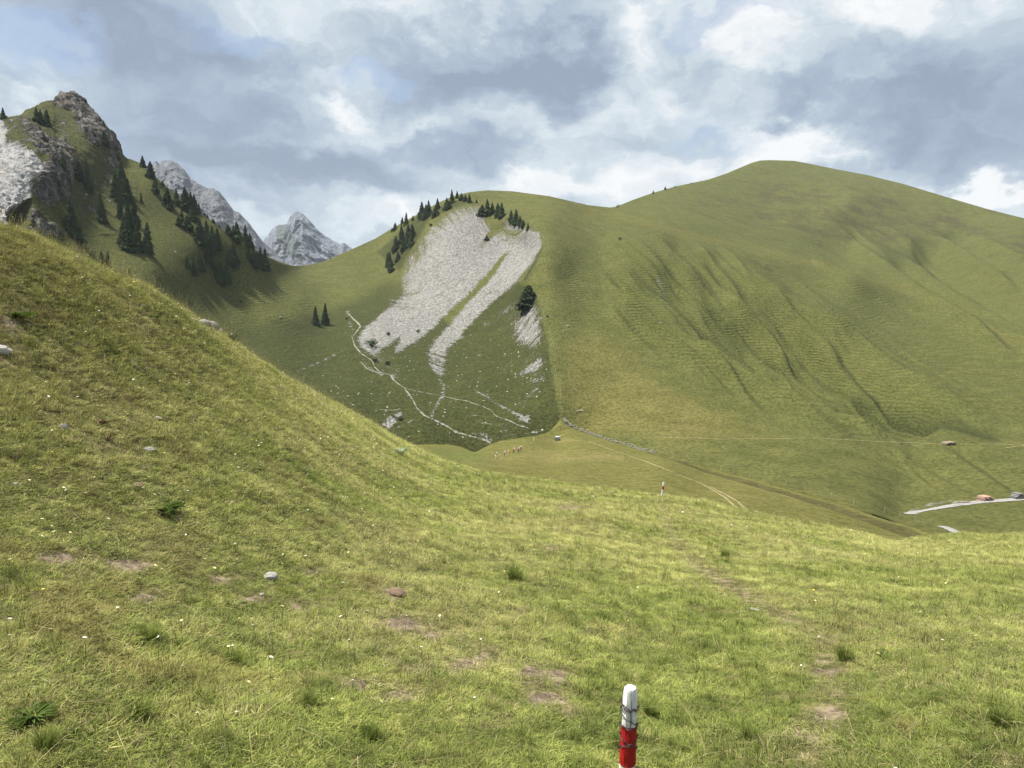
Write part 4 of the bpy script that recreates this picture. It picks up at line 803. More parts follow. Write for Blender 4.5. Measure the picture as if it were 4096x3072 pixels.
CL = [
 ("on the ridge of the pale cliff at the left edge", "lone small spruce", [(14, 474, 38, 22)]),
 ("in the dark clump below the rocky summit", None, [(146, 490, 54, 26), (163, 495, 50, 26), (187, 500, 56, 30)]),
 ("on the right edge of the rocky summit crag", None, [(340, 408, 10, 12), (401, 483, 15, 9), (415, 503, 20, 12), (418, 582, 57, 34), (390, 584, 24, 14), (472, 636, 22, 18)]),
 ("among the broken rocks left of the spruce pair", "slim dark spruce", [(252, 669, 49, 22)]),
 ("in the pair beside the right edge of the rock face", None, [(315, 712, 68, 40), (350, 761, 114, 42)]),
 ("below the cliff just above the near flowery slope", "broad isolated spruce", [(288, 937, 135, 74)]),
 ("in the tall clump under the pale bare rock slip", None, [(465, 802, 112, 52), (487, 765, 112, 44), (512, 803, 88, 48), (498, 800, 80, 36)]),
 ("standing alone between broad spruce and big grove", "slender tall spruce", [(407, 886, 109, 42)]),
 ("in the big grove at the middle of the left slope", None, [(481, 873, 89, 30), (541, 900, 98, 38), (516, 950, 133, 52), (498, 985, 120, 46), (512, 998, 122, 62), (552, 1001, 106, 44), (590, 1014, 121, 44)]),
 ("just right of the tall clump on open grass", "tiny thin spruce", [(565, 810, 40, 15)]),
 ("on the skyline left of the distant grey crag", None, [(572, 667, 43, 26), (602, 709, 60, 36), (650, 741, 18, 16)]),
 ("on the open grass below the skyline pair", "lone conical spruce", [(621, 770, 49, 32)]),
 ("in the upper row along the ridge below the grey crag", None, [(670, 828, 76, 46), (707, 818, 62, 30), (745, 842, 92, 46), (765, 845, 76, 36), (780, 850, 74, 32), (796, 832, 40, 18), (772, 882, 58, 36)]),
 ("among the tiny bushes under the ridge row", None, [(819, 853, 16, 11), (830, 849, 12, 10), (830, 869, 13, 10), (852, 869, 17, 17), (877, 900, 10, 10), (913, 924, 13, 10)]),
 ("in the paler trio below the ridge row", None, [(727, 886, 47, 26), (714, 902, 40, 28), (752, 916, 56, 44)]),
 ("on the ridge where it meets the grey crag's foot", None, [(913, 913, 40, 34), (935, 940, 54, 28), (950, 969, 85, 44), (982, 973, 84, 36), (1000, 980, 55, 28), (1013, 980, 27, 14)]),
 ("in the central grove of the left slope", None, [(798, 969, 98, 54), (827, 955, 76, 34), (848, 998, 98, 38), (870, 990, 79, 36), (838, 1009, 80, 48), (830, 1045, 68, 42), (850, 1065, 31, 30)]),
 ("in the small loose group below the central grove", None, [(747, 1070, 49, 28), (774, 1099, 54, 32), (792, 1077, 58, 32), (807, 1079, 56, 28)]),
 ("in the tight trio nearest the valley bottom", None, [(874, 1130, 89, 30), (888, 1130, 85, 30), (910, 1131, 90, 34)]),
 ("in the pair above the tight trio", None, [(932, 1059, 97, 42), (917, 1055, 60, 26), (946, 1052, 45, 28)]),
 ("in the rightmost grove just left of the pass", None, [(993, 1034, 47, 34), (1015, 1063, 83, 36), (1030, 1066, 66, 32), (1044, 1070, 87, 34), (1062, 1079, 92, 38)]),
 ("rising just behind the crest of the near flowery slope", None, [(407, 1078, 70, 36), (431, 1088, 80, 36), (520, 1135, 62, 28), (487, 1128, 40, 24)]),
 ("in the pair standing alone on the grass below the pass", None, [(1261, 1299, 82, 40), (1300, 1299, 95, 44)]),
 ("on the left skyline of the scree hill", None, [(1568, 926, 12, 9), (1580, 920, 26, 18), (1609, 894, 22, 12), (1625, 897, 42, 20), (1652, 882, 18, 12)]),
 ("in the hilltop row left of the scree", None, [(1688, 872, 57, 30), (1703, 875, 50, 28), (1716, 860, 52, 26), (1742, 866, 38, 28), (1751, 837, 38, 18), (1786, 834, 38, 26), (1795, 836, 28, 26), (1809, 812, 48, 20), (1829, 792, 26, 14), (1846, 800, 24, 22), (1862, 804, 22, 20), (1878, 810, 30, 18), (1906, 812, 16, 10)]),
 ("in the grove on the left flank of the scree", None, [(1607, 967, 60, 28), (1634, 950, 50, 24), (1650, 955, 52, 26), (1583, 1002, 50, 32), (1615, 1003, 48, 26), (1647, 983, 44, 24), (1628, 990, 36, 26)]),
 ("in the lowest group beside the scree's left edge", None, [(1552, 1066, 48, 22), (1561, 1066, 52, 22), (1565, 1087, 42, 26), (1593, 1040, 32, 26)]),
 ("in the row along the top rim of the scree", None, [(1928, 860, 36, 40), (1950, 860, 56, 28), (1969, 852, 36, 24), (1992, 864, 46, 26), (2007, 866, 50, 28), (2045, 885, 40, 22), (2063, 894, 50, 28), (2080, 900, 32, 22), (2093, 910, 28, 20), (2112, 919, 32, 18)]),
 ("on the grass ledge inside the upper scree", "small dark shrub-like spruce", [(1947, 960, 16, 18)]),
 ("on the skyline below the high summit", None, [(2469, 830, 12, 8), (2476, 822, 9, 7), (2613, 775, 13, 10), (2661, 759, 14, 12), (2700, 750, 7, 8), (2765, 735, 6, 8)]),
]
for phrase, single, lst in CL:
    lst = sorted(lst)
    for i, (px, by, h, wd) in enumerate(lst):
        if single: lab = f"{single} {phrase}"
        elif len(lst) <= 3: lab = f"{['left', 'middle' if len(lst) == 3 else 'right', 'right'][i] if len(lst) > 1 else 'only'} dark spruce {phrase}"
        else: lab = f"{ORD[i]} spruce from the left {phrase}"
        place_tree(px, by, h, wd, lab, G)
place_tree(2112, 1224, 92, 92, "largest lone round-crowned conifer beside the fence right of the scree", G, 5)
for i, q in enumerate(protos):
    if not used[i]: place_tree(1275, 1300, 30, 18, "smallest spruce tucked between the pair below the pass", G, i)

# ------------------------------------------------------------------ bushes and leafy plants
def bush_mesh(seed, n=420, flat=.6):
    r = np.random.default_rng(seed); V = []; Fs = []
    lob = [(r.normal() * .22, r.normal() * .22, .30 + r.uniform() * .2, r.uniform(.22, .38)) for _ in range(7)]
    for k in range(n):
        l = lob[k % 7]; d = r.normal(size=3); d /= np.linalg.norm(d); q = r.uniform(.6, 1.05)
        p = np.array([l[0] + d[0] * l[3] * q, l[1] + d[1] * l[3] * q, max(.02, (l[2] + d[2] * l[3] * q) * flat * 1.4)]); u_ = r.normal(size=3); u_ /= np.linalg.norm(u_); v_ = np.cross(u_, r.normal(size=3)); v_ /= np.linalg.norm(v_) + 1e-6; s_ = r.uniform(.03, .07)
        b = len(V); V += [tuple(p - u_ * s_), tuple(p + v_ * s_ * .6), tuple(p + u_ * s_), tuple(p - v_ * s_ * .6)]; Fs.append((b, b+1, b+2, b+3))
    return V, Fs
bm_ = [bush_mesh(k) for k in range(3)]
def place_bush(px, py, wpx, label, bvs=(BV_B, BV_C), name="bush", cat="bush", mat=None, hs=1.0, group="low bushes on the slopes"):
    g = hit(px, py, bvs)
    if g is None: return
    p, _, dist = g; s_ = wpx * dist / F
    root = empty(name, p - Vector((0, 0, .03 * s_)), random.uniform(0, 6)); root.scale = (s_, s_, s_ * hs)
    v_, f_ = bm_[random.randrange(3)]; mesh_obj("foliage", v_, f_, mat or M_BUSH, root)
    tv, tf = join([tube([(0, 0, -.05), (a_ * .1, b_ * .1, .2), (a_ * .22, b_ * .22, .42)], [.03, .02, .008], 5) for a_, b_ in ((1, 0), (-.6, .8), (-.5, -.9))]); mesh_obj("stem", tv, tf, M_BARK, root)
    tag(root, label, cat, group)
for px, py, w_, lb in [(1554, 1341, 22, "rounded bush on the grass tongue near the scree foot"), (1489, 1388, 50, "widest low bush at the lower left corner of the scree"), (1673, 1331, 20, "small bush beside the central scree tongue"), (1499, 1448, 24, "bush just right of the bend in the stony path"),
     (1549, 1459, 26, "bush below the stony path bend among pebbles"), (1600, 1680, 30, "dark bush on the right of the low rock outcrop"), (1387, 1278, 14, "tiny bush left of the path's upper end"), (963, 1210, 12, "tiny bush on open grass below the tight spruce trio"), (2480, 960, 16, "sparse dark shrub patch high on the open hillside"),
     (885, 1145, 24, "low juniper left of the trio in the valley"), (1722, 905, 18, "small bush below the hilltop spruce row"), (2190, 1268, 14, "dark bush against the fence below the lone conifer")]:
    place_bush(px, py, w_, lb)
def near_hit(px, py):
    for k in range(40):
        g = hit(px, py + 3 * k, (BV_A,))
        if g is not None and g[2] < 80: return g
for px, py, w_, lb in [(930, 1362, 46, "dark juniper bush peeking over the near slope's crest"), (1008, 1410, 40, "lower dark bush peeking over the near slope's crest")]:
    place_bush(px, py + 8, w_, lb, (BV_A,), mat=M_BUSH, hs=1.1)
def herb(px, py, wpx, label, name="leafy_plant", cat="plant", mat=M_HERB, nl=26, tall=.5, group=None, leaf=.16):
    g = near_hit(px, py)
    if g is None: return
    p, _, dist = g; s_ = wpx * dist / F * .5; r = np.random.default_rng(int(px)); V = []; Fs = []
    for k in range(nl):
        a_ = r.uniform(0, 6.28); L = r.uniform(.6, 1.1); up = r.uniform(.3, 1.0) * tall * 2; w_ = leaf * r.uniform(.7, 1.2); b = len(V); sx, sy = -math.sin(a_), math.cos(a_)
        for t_ in (0, .35, .7, 1.0):
            ww = w_ * math.sin(math.pi * min(.97, t_ * .8 + .12)); R = L * t_; zz = up * (t_ - .45 * t_ * t_)
            V += [(math.cos(a_) * R - sx * ww, math.sin(a_) * R - sy * ww, zz + .02), (math.cos(a_) * R, math.sin(a_) * R, zz - .03), (math.cos(a_) * R + sx * ww, math.sin(a_) * R + sy * ww, zz + .02)]
        for t_ in range(3):
            q = b + 3 * t_; Fs += [(q, q+1, q+4, q+3), (q+1, q+2, q+5, q+4)]
    o = mesh_obj(name, V, Fs, mat); o.location = p; o.scale = (s_, s_, s_); o.rotation_euler = (0, 0, 0); tag(o, label, cat, group); return o
herb(1602, 1822, 84, "pale blue-green broad-leaved plant alone on the crest of the near slope", "gentian_plant", mat=M_GENTIAN, nl=11, tall=.75, leaf=.14)
herb(840, 1935, 54, "pale-leaved drooping plant low on the near bank", mat=M_GENTIAN, nl=10, tall=.7, leaf=.10)
for i, (px, py, w_, lb) in enumerate([(650, 2045, 150, "dark green leafy clump on the bank above the bare patches"), (60, 1270, 110, "dark leafy clump at the left edge high on the bank"), (130, 2870, 150, "feathery green plant low in the left corner"), (600, 1275, 70, "bright leafy clump near the top of the bank"), (980, 2440, 60, "broad-leaved weed beside the small bare patch"),
        (3500, 2290, 60, "dark herb clump right of the near footpath"), (2890, 2255, 60, "dark green clump beside the footpath bend"), (3560, 2640, 80, "dark green clump right of the trodden hollow"), (1060, 1985, 70, "dark green clump in the middle of the bank"), (530, 2330, 60, "round-leaved weed between the two pale bare patches")]):
    herb(px, py, w_, lb, nl=90, tall=.30, group="leafy clumps in the turf", leaf=.05)
# tussocks: bigger grass cushions, each of its own
def tussock(px, py, wpx, label, nb=240):
    g = near_hit(px, py)
    if g is None: return
    p, _, dist = g; s_ = wpx * dist / F * .5; r = np.random.default_rng(int(px + py)); V = []; Fs = []; bl = []; hg = []
    for k in range(nb):
        a_ = r.uniform(0, 6.28); q = .35 * math.sqrt(r.uniform()); la = a_ + r.normal() * .4; ln = r.uniform(.25, 1.0) * (.4 + q * 2); h_ = r.uniform(.6, 1.3); w_ = .018; b = len(V); tv = r.uniform(.1, .9)
        for s in range(5):
            t_ = s / 4; off = ln * h_ * t_ ** 1.7; ww = w_ * (1 - t_ ** 2) + .002; cx = q * math.cos(a_) + math.cos(la) * off; cy = q * math.sin(a_) + math.sin(la) * off; z_ = h_ * t_ * (1 - .4 * ln * t_)
            V += [(cx + math.sin(la) * ww, cy - math.cos(la) * ww, z_ - .05), (cx - math.sin(la) * ww, cy + math.cos(la) * ww, z_ - .05)]; bl += [tv] * 2; hg += [t_] * 2
        for s in range(4): Fs.append((b + 2*s, b + 2*s + 1, b + 2*s + 3, b + 2*s + 2))
    o = mesh_obj("grass_tussock", V, Fs, M_TUSS, attrs={'blade': bl, 'height': hg}); o.location = p; o.scale = (s_, s_, s_ * 1.0); tag(o, label, "grass tussock", "taller grass tussocks in the turf")
M_TUSS = mat_leaf("tussock_blades", (.085, .12, .026), (.19, .22, .055), 0.3)
for px, py, w_, lb in [(555, 2880, 150, "spiky bright green tussock low left of centre"), (180, 2990, 120, "spiky tussock in the bottom left corner"), (2600, 2860, 90, "small tussock right of the red-banded near post"), (1480, 2960, 130, "dense tussock at the bottom between bare patches"), (2060, 2320, 120, "tall tussock in the middle of the turf"), (930, 2660, 110, "soft tussock left of the dark bare patch"),
        (3380, 2640, 110, "dark tussock beside the trodden hollow"), (2480, 2990, 110, "tussock just left of the near post's foot"), (1240, 2820, 90, "tussock above the bottom edge left of centre"), (3000, 2960, 110, "tussock low between post and trodden path"), (2900, 2230, 70, "tussock growing at the footpath's first bend"), (4000, 2900, 120, "tussock near the bottom right corner"),
        (600, 2560, 110, "tussock in the left meadow below the bare patches"), (2700, 3010, 100, "tussock at the bottom edge right of the post")]:
    tussock(px, py, w_, lb)

# ------------------------------------------------------------------ flowers
def flowers():
    r = np.random.default_rng(5); n_ = 3000; a_ = r.uniform(-37, 36, n_); rr = 2.5 + 30 * r.uniform(size=n_) ** .85; keep_ = (r.uniform(size=n_) < np.where(a_ < 0, .22 + .78 * np.clip((-a_ - 2) / 18, 0, 1), .10))
    a_, rr = a_[keep_], rr[keep_]; z_, rc2, _ = near_z(a_, rr); ok = rr < rc2 * 1.03; a_, rr, z_ = a_[ok], rr[ok], z_[ok]; V = []; Fs = []; mi = []
    for i in range(len(a_)):
        p = np.array([rr[i] * math.sin(math.radians(a_[i])), rr[i] * math.cos(math.radians(a_[i])), z_[i]]); h_ = r.uniform(.05, .16) * (1 + rr[i] / 40); s_ = r.uniform(.0034, .0075) * (1 + rr[i] / 8); k = r.choice(4, p=[.50, .36, .04, .10])
        if k == 2 and rr[i] < 4: continue
        top_ = p + np.array([r.normal() * .02, r.normal() * .02, h_]); b = len(V); V += [tuple(p + [-.001, 0, 0]), tuple(p + [.001, 0, 0]), tuple(top_ + [.001, 0, 0]), tuple(top_ + [-.001, 0, 0])]; Fs.append((b, b+1, b+2, b+3)); mi.append(4)
        tl = r.normal(size=2) * .35 + np.array([0, -.35]); m_ = 8; b = len(V); V.append(tuple(top_ + [0, 0, s_ * .25])); mi_ = int(k)
        for q in range(2 * m_):
            an = math.pi * q / m_; R = s_ * (1.0 if q % 2 == 0 else .68); dx, dy = R * math.cos(an), R * math.sin(an); V.append(tuple(top_ + [dx, dy, dx * tl[0] + dy * tl[1]]))
        for q in range(2 * m_): Fs.append((b, b + 1 + q, b + 1 + (q + 1) % (2 * m_))); mi.append(mi_)
        if k == 0:
            b = len(V); V.append(tuple(top_ + [0, 0, s_ * .5]))
            for q in range(6): an = math.pi * q / 3; dx, dy = s_ * .38 * math.cos(an), s_ * .38 * math.sin(an); V.append(tuple(top_ + [dx, dy, dx * tl[0] + dy * tl[1] + s_ * .3]))
            for q in range(6): Fs.append((b, b + 1 + q, b + 1 + (q + 1) % 6)); mi.append(1)
    o = mesh_obj("meadow_flowers", V, Fs, [simple("white_petals", (.72, .72, .66), .6, .1), simple("cream_petals", (.58, .52, .26), .6, .15), simple("violet_petals", (.16, .05, .22), .6, .2), simple("yellow_petals", (.66, .50, .04), .6, .1), simple("flower_stalk", (.10, .13, .04), .7, .2)])
    o.data.polygons.foreach_set('material_index', np.array(mi, np.int32)); tag(o, "tiny white, cream and yellow flowers sprinkled through the grass, thickest on the left bank", "flowers", kind='stuff')
flowers()
M_VIO = simple("thistle_purple", (.17, .04, .22), .7, .3, 60); M_STALK = simple("thistle_stalk", (.06, .10, .03), .8, .2, 20); M_DKRED = simple("dark_red_leaves", (.09, .022, .022), .8, .4, 12)
for px, py, lb in [(312, 1395, "left purple thistle head high on the bank"), (355, 1405, "right purple thistle head high on the bank"), (62, 1845, "purple thistle head near the left edge of the bank"), (940, 2200, "purple thistle head above the middle bare patches"), (712, 2090, "bluish thistle head beside the dark leafy clump")]:
    g = near_hit(px, py)
    if g is None: continue
    p, _, dist = g; rt = empty("thistle", p); hh_ = 14 * dist / F; rr_ = 7 * dist / F
    tv, tf = tube([(0, 0, -.02), (.002, 0, hh_ * .5), (0, 0, hh_)], [.0022, .002, .002], 5); mesh_obj("stalk", tv, tf, M_STALK, rt)
    V = []; Fs = []; r = np.random.default_rng(int(px))
    for k in range(70):
        d = r.normal(size=3); d[2] = abs(d[2]) * 1.0; d /= np.linalg.norm(d); sdv = np.cross(d, r.normal(size=3)); sdv /= np.linalg.norm(sdv); b = len(V); c0 = np.array([0, 0, hh_]); V += [tuple(c0 + sdv * rr_ * .1), tuple(c0 - sdv * rr_ * .1), tuple(c0 + d * rr_)]; Fs.append((b, b+1, b+2))
    mesh_obj("flower_head", V, Fs, M_VIO, rt); tag(rt, lb, "thistle", "purple thistles on the bank")
herb(405, 1700, 56, "dark red leafy plant on the middle of the bank", "red_plant", mat=M_DKRED, nl=30, tall=.6, leaf=.10)
herb(430, 1765, 46, "maroon seed-headed plant below the dark red plant", "red_plant", mat=M_DKRED, nl=24, tall=.9, leaf=.07)

# ------------------------------------------------------------------ stones and dead wood on the near ground
M_STONE = simple("pale_limestone", (.30, .285, .26), .9, .35, 6); M_STONE2 = simple("weathered_stone", (.22, .21, .195), .95, .4, 8); M_CLOD = simple("dry_clod", (.15, .105, .07), .98, .6, 22); M_DEAD = simple("dead_wood", (.24, .21, .175), .95, .4, 15)
def stone(px, py, wpx, label, mat=M_STONE, flat=.5, bvs=(BV_A,), name="stone", cat="stone", group="stones lying in the grass", sink=.2):
    g = near_hit(px, py) if bvs[0] is BV_A else hit(px, py, bvs)
    if g is None: return
    p, _, dist = g; s_ = wpx * dist / F * .5; v_, f_ = rock_mesh(px % 13 + 1, s_, s_ * .8, s_ * flat, .3, 3); o = mesh_obj(name, v_, f_, mat); o.location = p + Vector((0, 0, s_ * flat * (.6 - sink))); o.rotation_euler = (random.uniform(-.3, .3), random.uniform(-.3, .3), random.uniform(0, 6)); tag(o, label, cat, group)
for a_ in [(1082, 2318, 46, "pale stone with a light point among the middle bare patches", M_STONE, .75), (0, 1408, 60, "white rock cut by the left edge of the picture"), (632, 1678, 34, "flat white stone in the middle of the bank", M_STONE, .4), (598, 1806, 44, "grey weathered stone low on the bank", M_STONE2, .5), (60, 1940, 20, "small cream stone near the left edge"), (545, 1945, 30, "small flat brownish stone at the bank's foot", M_CLOD, .4),
      (1400, 1390, 18, "small white stone near the bank's crest"), (1580, 2380, 62, "crumbly brown molehill above the dark bare patches", M_CLOD, .5), (248, 1715, 34, "grey-white stone left of the dark red plant", M_STONE2, .6), (575, 1228, 20, "little pale stone near the top of the bank"), (3010, 2440, 36, "flat pale stone on the footpath", M_STONE2, .25), (1050, 2380, 20, "small stone between the middle bare patches")]:
    stone(*a_)
for i, (dx, dy, w_) in enumerate([(845, 1312, 60), (812, 1306, 44), (880, 1330, 36), (770, 1288, 26)]):
    stone(dx, dy, w_, ["largest pale rock of the outcrop on the slope's crest", "second pale rock of the outcrop on the slope's crest", "lowest pale rock of the outcrop on the slope's crest", "topmost small rock of the outcrop on the slope's crest"][i], M_STONE2, .7)
def branch(px, py, Lpx, ang, label, rad=.018):
    g = near_hit(px, py)
    if g is None: return
    p, nrm, dist = g; L = Lpx * dist / F; r = np.random.default_rng(int(px)); dr_ = Vector((math.cos(ang), .25, 0)); parts = []
    pts = []
    for k in range(7):
        t_ = k / 6 - .5; q = p + dr_ * (L * t_); gz = near_z(np.array([math.degrees(math.atan2(q.x, q.y))]), np.array([math.hypot(q.x, q.y)]))[0][0]; pts.append(Vector((q.x + r.normal() * .01, q.y + r.normal() * .01, gz + .025 + abs(r.normal()) * .012)) - p)
    parts.append(tube(pts, [rad * (1 - .1 * k) for k in range(7)], 7))
    for k in (2, 4): parts.append(tube([pts[k], pts[k] + Vector((r.normal() * .05, r.normal() * .05, .05)), pts[k] + Vector((r.normal() * .12, r.normal() * .1, .07))], [rad * .5, rad * .35, rad * .12], 5))
    v_, f_ = join(parts); o = mesh_obj("dead_branch", v_, f_, M_DEAD); o.location = p; tag(o, label, "dead branch", "dead branches on the bank")
branch(565, 1488, 70, -.1, "bleached dead branch high on the left bank"); branch(1132, 1578, 80, -.2, "upper pale dead branch near the bank's crest"); branch(1180, 1625, 60, -.3, "lower brown dead branch near the bank's crest", .022); branch(575, 1335, 50, .1, "thin pale stick below the top of the bank", .010); branch(1230, 1900, 40, .2, "short pale stick on the lower bank", .010)

# ------------------------------------------------------------------ marker posts
def mat_post():
    m, t = new_mat("white_painted_wood"); P = t.add('ShaderNodeTexCoord').outputs['Object']
    n = t.noise(t.mapping(P, (1, 1, .12)), 60, 5, .65); n2 = t.noise(P, 26, 4, .6)
    c = t.mix(t.sstep(n, .35, .65), (.50, .51, .50), (.80, .81, .80)); c = t.mix(t.math('MULTIPLY', t.sstep(n2, .52, .66), .65), c, (.38, .37, .33)); c = t.mix(t.math('MULTIPLY', t.sstep(n, .70, .78), .8), c, (.16, .14, .11))
    out_principled(t, c, .55, t.bump(t.math('ADD', n, t.math('MULTIPLY', n2, .5)), .35, .004), .35); return m
def mat_red():
    m, t = new_mat("red_paint"); P = t.add('ShaderNodeTexCoord').outputs['Object']
    n = t.noise(t.mapping(P, (1, 1, .12)), 60, 5, .65); n2 = t.noise(P, 22, 4, .6)
    c = t.mix(n2, (.27, .006, .010), (.42, .014, .018)); c = t.mix(t.math('MULTIPLY', t.sstep(n, .68, .76), .8), c, (.10, .015, .012))
    out_principled(t, c, .5, t.bump(n, .3, .004), .35); return m
M_POSTW = mat_post(); M_RED = mat_red(); M_CRACK = simple("wood_crack", (.03, .027, .024), .9, .2); M_WIRE = simple("rusty_wire", (.085, .075, .072), .5, .35, 90, .5, .7)
def post_surface(L, r0, r1, z0, z1, seed, off=0.0, n=14, rows=40, wavy=0.0):
    """hewn round post between heights z0 and z1"""
    V = []; Fs = []; rg = np.random.default_rng(seed); fac = rg.uniform(-.035, .035, n)
    for i in range(rows + 1):
        for k in range(n):
            a_ = 2 * math.pi * k / n; t_ = i / rows; z = z0 + (z1 - z0) * t_ + wavy * math.sin(a_ * 1 + 1.0) * .5 * (1 if 0 < i < rows or True else 0)
            zt = min(1.0, z / L); rr = r0 + (r1 - r0) * zt; cut = max(0, (zt - .90) / .10)
            dent = .0022 * float(pnoise(np.array([math.cos(a_) * 1.3, math.sin(a_) * 1.3, z * 22 + seed]))) + .0016 * float(pnoise(np.array([math.cos(a_) * 3, math.sin(a_) * 3, z * 9 + seed])))
            if z > L * .99: rr *= .95
            V.append((math.cos(a_) * (rr * (1 + fac[k]) * (1 - .14 * cut) + dent + off), math.sin(a_) * (rr * (1 + fac[k]) * (1 - .14 * cut) + dent + off), z))
    for i in range(rows):
        for k in range(n): k2 = (k + 1) % n; Fs.append((i*n+k, i*n+k2, (i+1)*n+k2, (i+1)*n+k))
    return V, Fs
def marker_post(base, top, r0, r1, bands, label, detail, seed):
    base = Vector(base); top = Vector(top); L = (top - base).length; root = empty("marker_post", base); root.rotation_mode = 'QUATERNION'
    root.rotation_quaternion = (top - base).to_track_quat('Z', 'Y')
    V, Fs = post_surface(L, r0, r1, -.12, L, seed, n=14, rows=60 if detail else 20); nv = len(V)
    ct = len(V); V.append((.002, .001, L + r1 * .05)); ring = nv - 14
    for k in range(14): Fs.append((ring + k, ring + (k + 1) % 14, ct))
    mesh_obj("post", V, Fs, M_POSTW, root, smooth=False)
    for z0, z1 in bands:
        v_, f_ = post_surface(L, r0, r1, z0, z1, seed, .0022, rows=24, wavy=.006 if detail else 0); mesh_obj("red_band", v_, f_, M_RED, root)
    return root, L
tp = Vector(unproj(2522, 2750, 2.78)); q1 = Vector(unproj(2507, 3072, 2.80)); dr_ = (q1 - tp).normalized()
# follow the post down to the turf
s_ = 0.0; bp = tp.copy()
dr_ = Vector((dr_.x, .03, dr_.z)).normalized()
while s_ < 2:
    bp = tp + dr_ * s_; zz, _, _ = near_z(np.array([math.degrees(math.atan2(bp.x, bp.y))]), np.array([math.hypot(bp.x, bp.y)]))
    if bp.z < zz[0]: break
    s_ += .01
print("post length", s_)
pxm = 3.15 / F * 1.0
def along_post(py):
    """distance below the top at which the post crosses image row py"""
    lo, hi = 0.0, 1.5
    for _ in range(40):
        mid = (lo + hi) / 2; q = tp + dr_ * mid
        if proj(np.array(q))[1] < py: lo = mid
        else: hi = mid
    return lo
L0 = (tp - bp).length; b_hi = L0 - along_post(2893); b_lo = L0 - along_post(3048)
post, Lp = marker_post(bp, tp, .0335, .0285, [(b_lo, b_hi)], "white wooden marker post with a red band and barbed wire, nearest the viewer", True, 3)
tag(post, None, "marker post", "red and white marker posts"); post['label'] = "white wooden marker post with a red band and barbed wire, nearest the viewer"
vw = post.rotation_quaternion.inverted() @ (Vector((0, 0, 0)) - tp); va = math.atan2(vw.y, vw.x)    # side of the post that faces the viewer
def on_post(z, da, lift=.0035): rr = .0335 + (.0285 - .0335) * z / L0 + lift; return Vector((math.cos(va + da) * rr, math.sin(va + da) * rr, z))
cr_ = [on_post(L0 - .035 - .0075 * k, .22 + .03 * math.sin(k * .6), .0004) for k in range(34)]
v_, f_ = tube(cr_, [.0005 + .0011 * math.sin(math.pi * k / 33) for k in range(34)], 4); mesh_obj("crack", v_, f_, M_CRACK, post)
wires = []; barbs = []
def wrap(z0, z1, a0, a1, ph=0.0, amp=.004):
    n_ = max(12, int(abs(a1 - a0) * 12)); pts = [on_post(z0 + (z1 - z0) * k / n_ + amp * math.sin(k * .5 + ph), a0 + (a1 - a0) * k / n_, .0042 + .0012 * math.sin(k * 1.3 + ph)) for k in range(n_ + 1)]
    for tw_ in (0, math.pi):
        wires.append(tube([p + Vector((math.cos(i * 1.1 + tw_) * .0009, math.sin(i * 1.1 + tw_) * .0009, math.cos(i * 1.1 + tw_) * .0011)) for i, p in enumerate(pts)], .00105, 5))
    for k in range(4, n_ - 2, 9):
        p = pts[k]; o = Vector((p.x, p.y, 0)).normalized(); tdir = (pts[k + 1] - p).normalized(); sd = o.cross(tdir)
        for sg in (-1, 1):
            for ss in (-.5, .5): barbs.append(tube([p + tdir * .003 * ss, p + tdir * .003 * ss + o * .003 + sd * .004 * sg, p + tdir * (.004 * ss) + o * .007 + sd * .011 * sg], [.001, .0009, .0003], 4))
zt = L0
wrap(zt - .060, zt - .086, -1.9, 1.5, 0); wrap(zt - .086, zt - .082, -1.7, 3.4, 1); wrap(zt - .078, zt - .098, 1.4, 4.6, 2); wrap(zt - .098, zt - .150, -1.7, 1.3, 3, .002); wrap(zt - .155, zt - .162, -1.8, 1.6, 1); wrap(zt - .19, zt - .262, -1.7, 1.7, 0, .002); wrap(zt - .262, zt - .20, -1.9, 1.9, 2, .003); wrap(zt - .262, zt - .34, 1.7, 4.5, 2); wrap(zt - .15, zt - .19, 1.3, 4.6, 2)
v_, f_ = join(wires); bw = mesh_obj("barbed_wire", v_, f_, M_WIRE, post); v_, f_ = join(barbs); mesh_obj("barb", v_, f_, M_WIRE, bw)
g = near_hit(2648, 1984); rf = math.hypot(g[0].x, g[0].y); bpf = g[0]; tpf = Vector(unproj(2655, 1930, rf))
Lf = (tpf - bpf).length
post2, _ = marker_post(bpf, tpf, .042, .040, [(Lf * .49, Lf * .735)], "", False, 9); tag(post2, "leaning white marker post with a dark red band on the far crest of the turf", "marker post", "red and white marker posts")
v_, f_ = join([tube([Vector((math.cos(k * .5) * .046, math.sin(k * .5) * .046, Lf * .33 + .002 * k)) for k in range(14)], .002, 4), box(.01, -.036, Lf * .93, .03, .012, .05)]); mesh_obj("staple", v_, f_, M_WIRE, post2)
M_YPOST = simple("pale_yellow_paint", (.62, .58, .28), .6, .1)
g = hit(2136, 1763); Hy = 16 * g[2] / F; rt = empty("marker_post", g[0]); v_, f_ = tube([(0, 0, -.2), (0, 0, Hy)], [.12, .11], 8); mesh_obj("post", v_, f_, M_POSTW, rt); v_, f_ = tube([(0, 0, Hy * .8), (0, 0, Hy + .03)], [.125, .12], 8); mesh_obj("yellow_cap", v_, f_, M_YPOST, rt); tag(rt, "thin white marker post with a yellow top between the walkers and the trailer", "marker post", "red and white marker posts")

